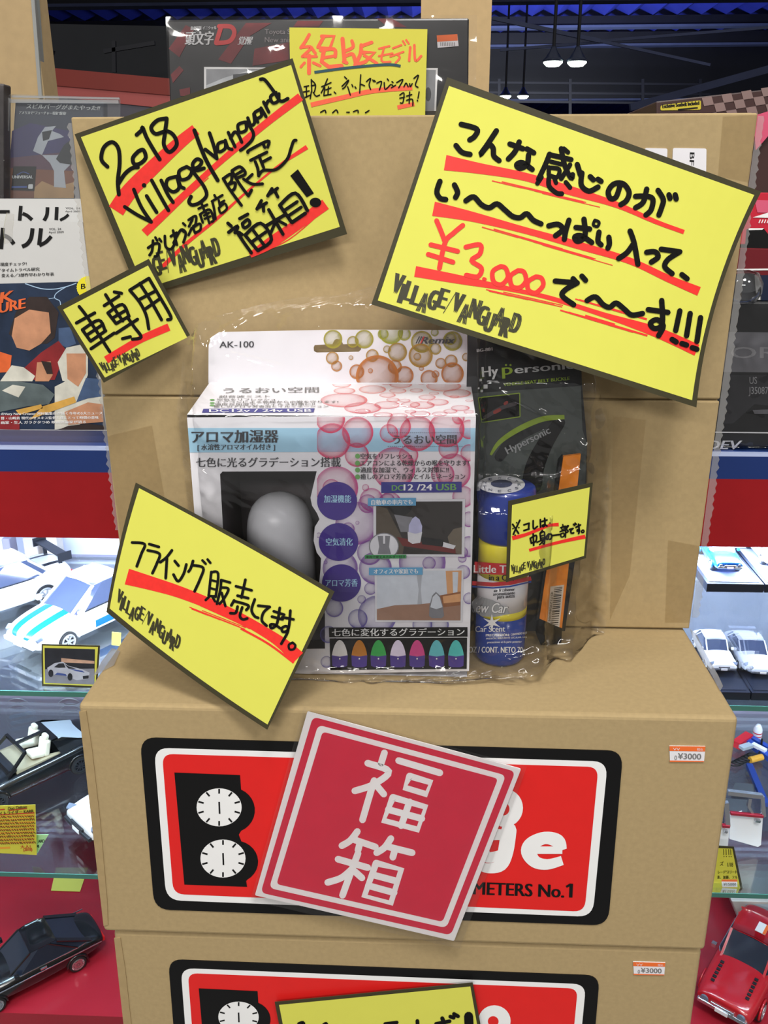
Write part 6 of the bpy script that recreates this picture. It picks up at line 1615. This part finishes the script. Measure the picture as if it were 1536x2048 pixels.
# white car with its doors open, lower right shelf, mostly outside the frame
q = ZP(z2).hit(1640, 1640)
t = car(Vector((q.x + .02, q.y, z2)), math.radians(-100), .26, 'white model car with two opened doors, right edge of the lower right shelf', PW, dict(body=CLASSIC, cabin=(-.34, -.20, .02, .22, .34, .15, .18), trim=CHROME))
RT = mat('dark_red_trim', (150, 30, 48), 0.4, grain=0.03, scale=40)
def door(y, P, frame, trim, hnd, off):
    S = YP(y)
    mb = MB(); sheet(mb, S, P, 0, .006); o = mb.build('door', PW, t, world=False)
    mb = MB()
    for a, b, w in frame: mb.beam(S.hit(*a), S.hit(*b), w)
    fr_ = mb.build('window_frame', CHROME, o, world=False)
    mb = MB(); mb.beam(S.hit(*trim[0], .002), S.hit(*trim[1], .002), .006, .004); tr_ = mb.build('red_trim', RT, o, world=False)
    mb = MB(); mb.beam(S.hit(*hnd[0], .003), S.hit(*hnd[1], .003), .006, .004); h_ = mb.build('door_handle', CHROME, o, world=False)
    inv = (Matrix.Translation(t.location) @ Matrix.Rotation(t.rotation_euler.z, 4, 'Z')).inverted()
    for ob in (o, fr_, tr_, h_): ob.data.transform(inv)
door(.56, [(1461, 1628), (1526, 1632), (1522, 1690), (1516, 1694), (1459, 1678)], [((1455, 1584), (1524, 1592), .007), ((1524, 1592), (1527, 1632), .006), ((1500, 1596), (1497, 1612), .005), ((1497, 1612), (1506, 1628), .004)], ((1461, 1626), (1526, 1632)), ((1510, 1640), (1520, 1642)), 0)
door(.54, [(1440, 1652), (1459, 1656), (1454, 1712), (1430, 1706)], [((1452, 1604), (1455, 1650), .007)], ((1444, 1651), (1459, 1652)), ((1448, 1661), (1454, 1663)), 0)
# grey leaflets under the doors
for k, (P, lb) in enumerate(((((1452, 1596), (1497, 1600), (1492, 1650), (1448, 1650)), 'dark grey leaflet seen through the open car door, lower right shelf'), (((1470, 1565), (1510, 1568), (1506, 1592), (1462, 1590)), 'dark folder lying behind the open car door, lower right shelf'))):
    mb = MB(); sheet(mb, ZP(S2 + .004 + k * .0012), P, 0, .003); o = mb.build('leaflet', mat('leaflet_grey', (66, 68, 72), 0.5, grain=0.1, scale=40)); tag(o, lb, 'leaflet')
    if k == 0:
        mb = MB(); 
        for j in range(3): stroke(mb, ZP(S2 + .004), [(1460, 1628 + j * 7), (1484, 1622 + j * 7)], 1.6, .0004, cap=False)
        mb.build('leaflet_print', WHITE_INK, o, world=True)
# miniature garage tools
def tool(name, label, cat, px, py, z=z2):
    return thing(name, ZP(z).hit(px, py), label, cat, 'miniature garage tools')
JB = mat('jack_blue', (34, 70, 160), 0.35, grain=0.05, scale=40); JR = mat('jack_red', (206, 34, 46), 0.35, grain=0.05, scale=40)
t = tool('miniature_jack', 'blue and white miniature trolley jack by the right edge, lower right shelf', 'toy tool', 1520, 1510)
Z = ZP(z2 + .008); mb = MB(); mb.beam(Z.hit(1488, 1478), Z.hit(1545, 1520), .012, .010); mb.beam(Z.hit(1500, 1475), Z.hit(1550, 1505), .010, .010); mb.build('jack_frame', JB, t)
mb = MB(); mb.beam(ZP(z2 + .015).hit(1505, 1488), ZP(z2 + .015).hit(1532, 1502), .009, .006); mb.build('jack_plate', WHITE, t)
t = tool('miniature_lever', 'dark blue miniature lever slanting down to the open car door', 'toy tool', 1505, 1550)
mb = MB(); mb.beam(ZP(z2 + .006).hit(1498, 1530), ZP(z2 + .006).hit(1532, 1610), .011, .008); mb.build('lever_bar', mat('deep_blue_handle', (28, 52, 120), 0.4, grain=0.05, scale=40), t)
t = tool('miniature_toolbox', 'red miniature toolbox with a grey lid, lower right shelf beside the carton', 'toy tool', 1487, 1490)
mb = MB(); mb.beam(ZP(z2 + .010).hit(1472, 1490), ZP(z2 + .010).hit(1498, 1472), .016, .014); mb.build('box_shell', JR, t)
mb = MB(); mb.beam(ZP(z2 + .020).hit(1482, 1496), ZP(z2 + .020).hit(1502, 1490), .012, .006); mb.build('lid', mat('tool_grey', (168, 176, 186), 0.4, grain=0.05, scale=40), t)
t = tool('miniature_bottle', 'white miniature bottle with red bands, lower right shelf', 'toy tool', 1513, 1478)
b0 = t.location
MB().lathe((b0.x, b0.y, z2), [(.007, 0), (.0085, .002), (.0085, .022), (.006, .029), (.0035, .033)], 20).build('bottle', WHITE, t, smooth=True)
MB().lathe((b0.x, b0.y, z2), [(.0087, .008), (.0087, .010)], 20).lathe((b0.x, b0.y, z2), [(.0087, .015), (.0087, .017)], 20).build('red_band', JR, t)
t = tool('miniature_hose', 'coiled black miniature hose with an orange canister, lower right shelf', 'toy tool', 1485, 1522)
mb = MB()
for k in range(7):
    a = ZP(z2 + .004 + k * .0008).hit(1470 + k * 6, 1528 - k * 3); P = [a + Vector((.011 * math.cos(q), .006 * math.sin(q), 0)) for q in [2 * math.pi * j / 16 for j in range(17)]]
    mb.tube(P, .0012, 6)
mb.tube([ZP(z2 + .004).hit(1510, 1518), ZP(z2 + .012).hit(1522, 1500), ZP(z2 + .018).hit(1524, 1478)], .0018, 6)
mb.build('hose', BLACK, t)
mb = MB(); mb.tube([ZP(z2 + .008).hit(1500, 1520), ZP(z2 + .008).hit(1524, 1514)], .006, 14); mb.build('canister', mat('canister_orange', (206, 150, 50), 0.4, grain=0.05, scale=40), t)

# ---------------------------------------------------------------- cards and notes inside the showcase
Pn1 = YP(.484)
def note(name, label, surf, outer, m, inner=None, mi=None, cat='note', th=.0006):
    t = thing(name, surf.hit(*outer[-1]), label, cat, None)
    mb = MB(); sheet(mb, surf, outer, 0, th); mb.build('paper_sheet', m, t)
    if inner: mb = MB(); sheet(mb, surf, inner, .0004); mb.build('yellow_face', mi or YEL, t)
    return t
t = note('picture_card', 'framed picture card of a silver coupe standing in front of the striped white model coupe', Pn1, [(83, 1288), (200, 1291), (194, 1376), (84, 1372)], OLIVE, [(86, 1291), (196, 1294), (191, 1372), (87, 1368)], cat='picture card')
mb = MB(); A = lambda P, i, o: sheet(mb, Pn1, P, o, 0, i)
cP = crop(0, 860, .2734)
A(cP([(326, 1594), (695, 1604), (690, 1862), (330, 1850)]), 0, .0008); A(cP([(330, 1750), (690, 1745), (690, 1862), (330, 1850)]), 1, .0010); A(cP([(448, 1668), (690, 1690), (690, 1710), (448, 1700)]), 2, .0010)
A(cP([(345, 1740), (400, 1705), (460, 1695), (500, 1725), (600, 1750), (655, 1775), (650, 1820), (560, 1830), (480, 1800), (360, 1785)]), 3, .0012); A(cP([(395, 1735), (430, 1708), (465, 1706), (480, 1738), (430, 1740)]), 0, .0014); A(cP([(470, 1710), (500, 1728), (560, 1748), (500, 1745)]), 0, .0014)
A(cP([(420, 1775), (480, 1785), (490, 1800), (400, 1790)]), 4, .0014); A(cP([(500, 1745), (600, 1760), (620, 1775), (560, 1765)]), 4, .0014); A(cP([(605, 1800), (650, 1795), (648, 1818), (608, 1822)]), 0, .0014)
for x, y in ((372, 1780), (512, 1806)): disc(mb, Pn1, *cP([(x, y)])[0], 5, 7.5, .0016, 0, 16)
mb.build('printed_picture', [mat('picture_night', (44, 46, 54), 0.4, grain=0.2, scale=60), mat('picture_ground', (138, 142, 158), 0.4, grain=0.1, scale=60), mat('picture_lights', (196, 160, 140), 0.4, grain=0.2, scale=90), mat('picture_car', (186, 192, 210), 0.4, grain=0.1, scale=60), mat('picture_blue', (70, 90, 160), 0.4, grain=0.1, scale=60)], t)
note('small_card', 'small plain yellow card beside the white coupe at the carton corner, upper left shelf', YP(.56), [(224, 1264), (242, 1266), (241, 1292), (223, 1290)], YEL)
cN = crop(0, 1400, .15625)
Pn2 = YP(.488)
t = note('memo', 'yellow memo with orange highlighted lines in front of the black open car', Pn2, cN([(-300, 1362), (452, 1342), (470, 1985), (-300, 1945)]), mat('memo_yellow', (206, 200, 66)))
mb = MB()
for k in range(9): stroke(mb, Pn2, cN([(-100, 1500 + k * 42), (150, 1492 + k * 42), (440, 1478 + k * 43)]), 4.2, .0003, cap=False)
stroke(mb, Pn2, cN([(-100, 1900), (130, 1890)]), 4, .0003, cap=False)
mb.build('orange_highlight', mat('orange_highlighter', (222, 158, 52), 0.6, grain=0.04, scale=90), t)
mb = MB()
for P in ([(-60, 1410), (60, 1400)], [(110, 1415), (230, 1400), (345, 1388)], [(0, 1470), (250, 1455), (440, 1445)]): stroke(mb, Pn2, cN(P), 2.4, .0005, cap=False)
text(mb, Pn2, '大人!', *cN([(260, 1900), (390, 1890)]), 6, .0005, 0, .3); text(mb, Pn2, '(2018)', *cN([(300, 1935), (412, 1930)]), 6, .0005, 0, .3)
mb.build('red_writing', mat('brick_red_ink', (190, 70, 40), 0.6, grain=0.04, scale=90), t)
mb = MB(); rn = random.Random(4)
text(mb, Pn2, 'Duo Deluxe', *cN([(100, 1410), (345, 1384)]), 6, .0007, 0, .2, .2); text(mb, Pn2, 'ナイトライダー KARR', *cN([(-60, 1478), (430, 1438)]), 7, .0007, 0, .3)
for k in range(9):
    x = -60
    while x < 430:
        w = rn.uniform(10, 26); y = 1502 + k * 42 - x * .03
        stroke(mb, Pn2, cN([(x, y - 10), (x + w * .5, y + rn.uniform(-14, 8)), (x + w, y + 8)]), 1.3, .0007); x += w + rn.uniform(4, 14)
mb.build('black_writing', mat('brown_black_ink', (70, 56, 24), 0.6, grain=0.04, scale=90), t)
t = note('memo', 'pale green memo half hidden behind the orange highlighted memo', YP(.497), cN([(380, 1725), (622, 1722), (480, 1960), (380, 1965)]), mat('memo_green', (176, 226, 170), 0.6, grain=0.01, scale=60))
mb = MB(); text(mb, YP(.497), 'ARD', *cN([(490, 1828), (572, 1824)]), 6, .0005, 0, .25); text(mb, YP(.497), 'MS', *cN([(478, 1890), (500, 1888)]), 5, .0005, 0, .25); mb.build('handwriting', INK, t)
t = note('paper_sheet', 'blank yellow-green sheet lying on the red case floor under the lower left shelf', ZP(SF + .002), [(112, 1735), (176, 1735), (160, 1783), (102, 1781)], mat('sheet_green', (200, 204, 96), 0.6, grain=0.01, scale=60))
Pn3 = YP(.480)
t = note('small_card', 'yellow-green card with dark border at the bottom left, behind the orange memo', YP(.490), [(90, 2020), (152, 2036), (140, 2075), (74, 2060)], OLIVE, [(92, 2024), (148, 2038), (138, 2072), (78, 2056)], mat('card_green', (206, 216, 96), 0.6, grain=0.01, scale=60))
t = note('memo', 'orange-yellow memo with red line at the very bottom left of the photo', Pn3, [(53, 2026), (104, 2040), (104, 2090), (56, 2090)], mat('memo_orange', (216, 186, 90), 0.6, grain=0.01, scale=60))
mb = MB(); text(mb, Pn3, 'MGB 1800', (56, 2036), (98, 2046), 6, .0004, 0, .3); mb.build('handwriting', INK, t)
mb = MB(); stroke(mb, Pn3, [(57, 2041), (98, 2050)], 4, .0003, cap=False); mb.build('red_underline', RED_INK, t)
cR = crop(1200, 1440, 336 / 1496)
Pn4 = YP(.490)
t = note('price_card', 'olive-bordered yellow card standing on the lower right shelf beside the carton', Pn4, cR([(1000, 1116), (1192, 1128), (1276, 1520), (960, 1505)]), OLIVE, cR([(1000, 1138), (1178, 1146), (1250, 1502), (960, 1490)]), mat('memo_yellow', (206, 200, 66)), cat='price card')
mb = MB()
for x in (1100, 1122, 1146, 1164): stroke(mb, Pn4, cR([(x, 1152), (x + 2, 1200)]), 1.3, .0006); disc(mb, Pn4, *cR([(x + 4, 1216)])[0], 1, 1, .0006, 0, 8)
text(mb, Pn4, 'ズ', *cR([(1068, 1296), (1100, 1296)]), 8, .0006, 0, .2); text(mb, Pn4, '1/18', *cR([(1136, 1306), (1184, 1306)]), 8, .0006, 0, .2); text(mb, Pn4, 'レード"スリート', *cR([(1052, 1368), (1220, 1366)]), 6, .0006, 0, .2); text(mb, Pn4, '素、加藤、フル', *cR([(1044, 1412), (1224, 1412)]), 6, .0006, 0, .2)
mb.build('handwriting', INK, t)
mb = MB(); sheet(mb, Pn4, cR([(1084, 1420), (1222, 1420), (1222, 1440), (1082, 1438)]), .0006, 0, 1); sheet(mb, Pn4, cR([(1082, 1438), (1222, 1440), (1224, 1488), (1090, 1490)]), .0006, 0, 0); text(mb, Pn4, '¥15000', *cR([(1100, 1476), (1212, 1476)]), 6, .0009, 2, .2)
mb.build('price_sticker', [WHITE, mat('orange_sticker', (238, 112, 50)), mat('grey_print', (120, 118, 118))], t)
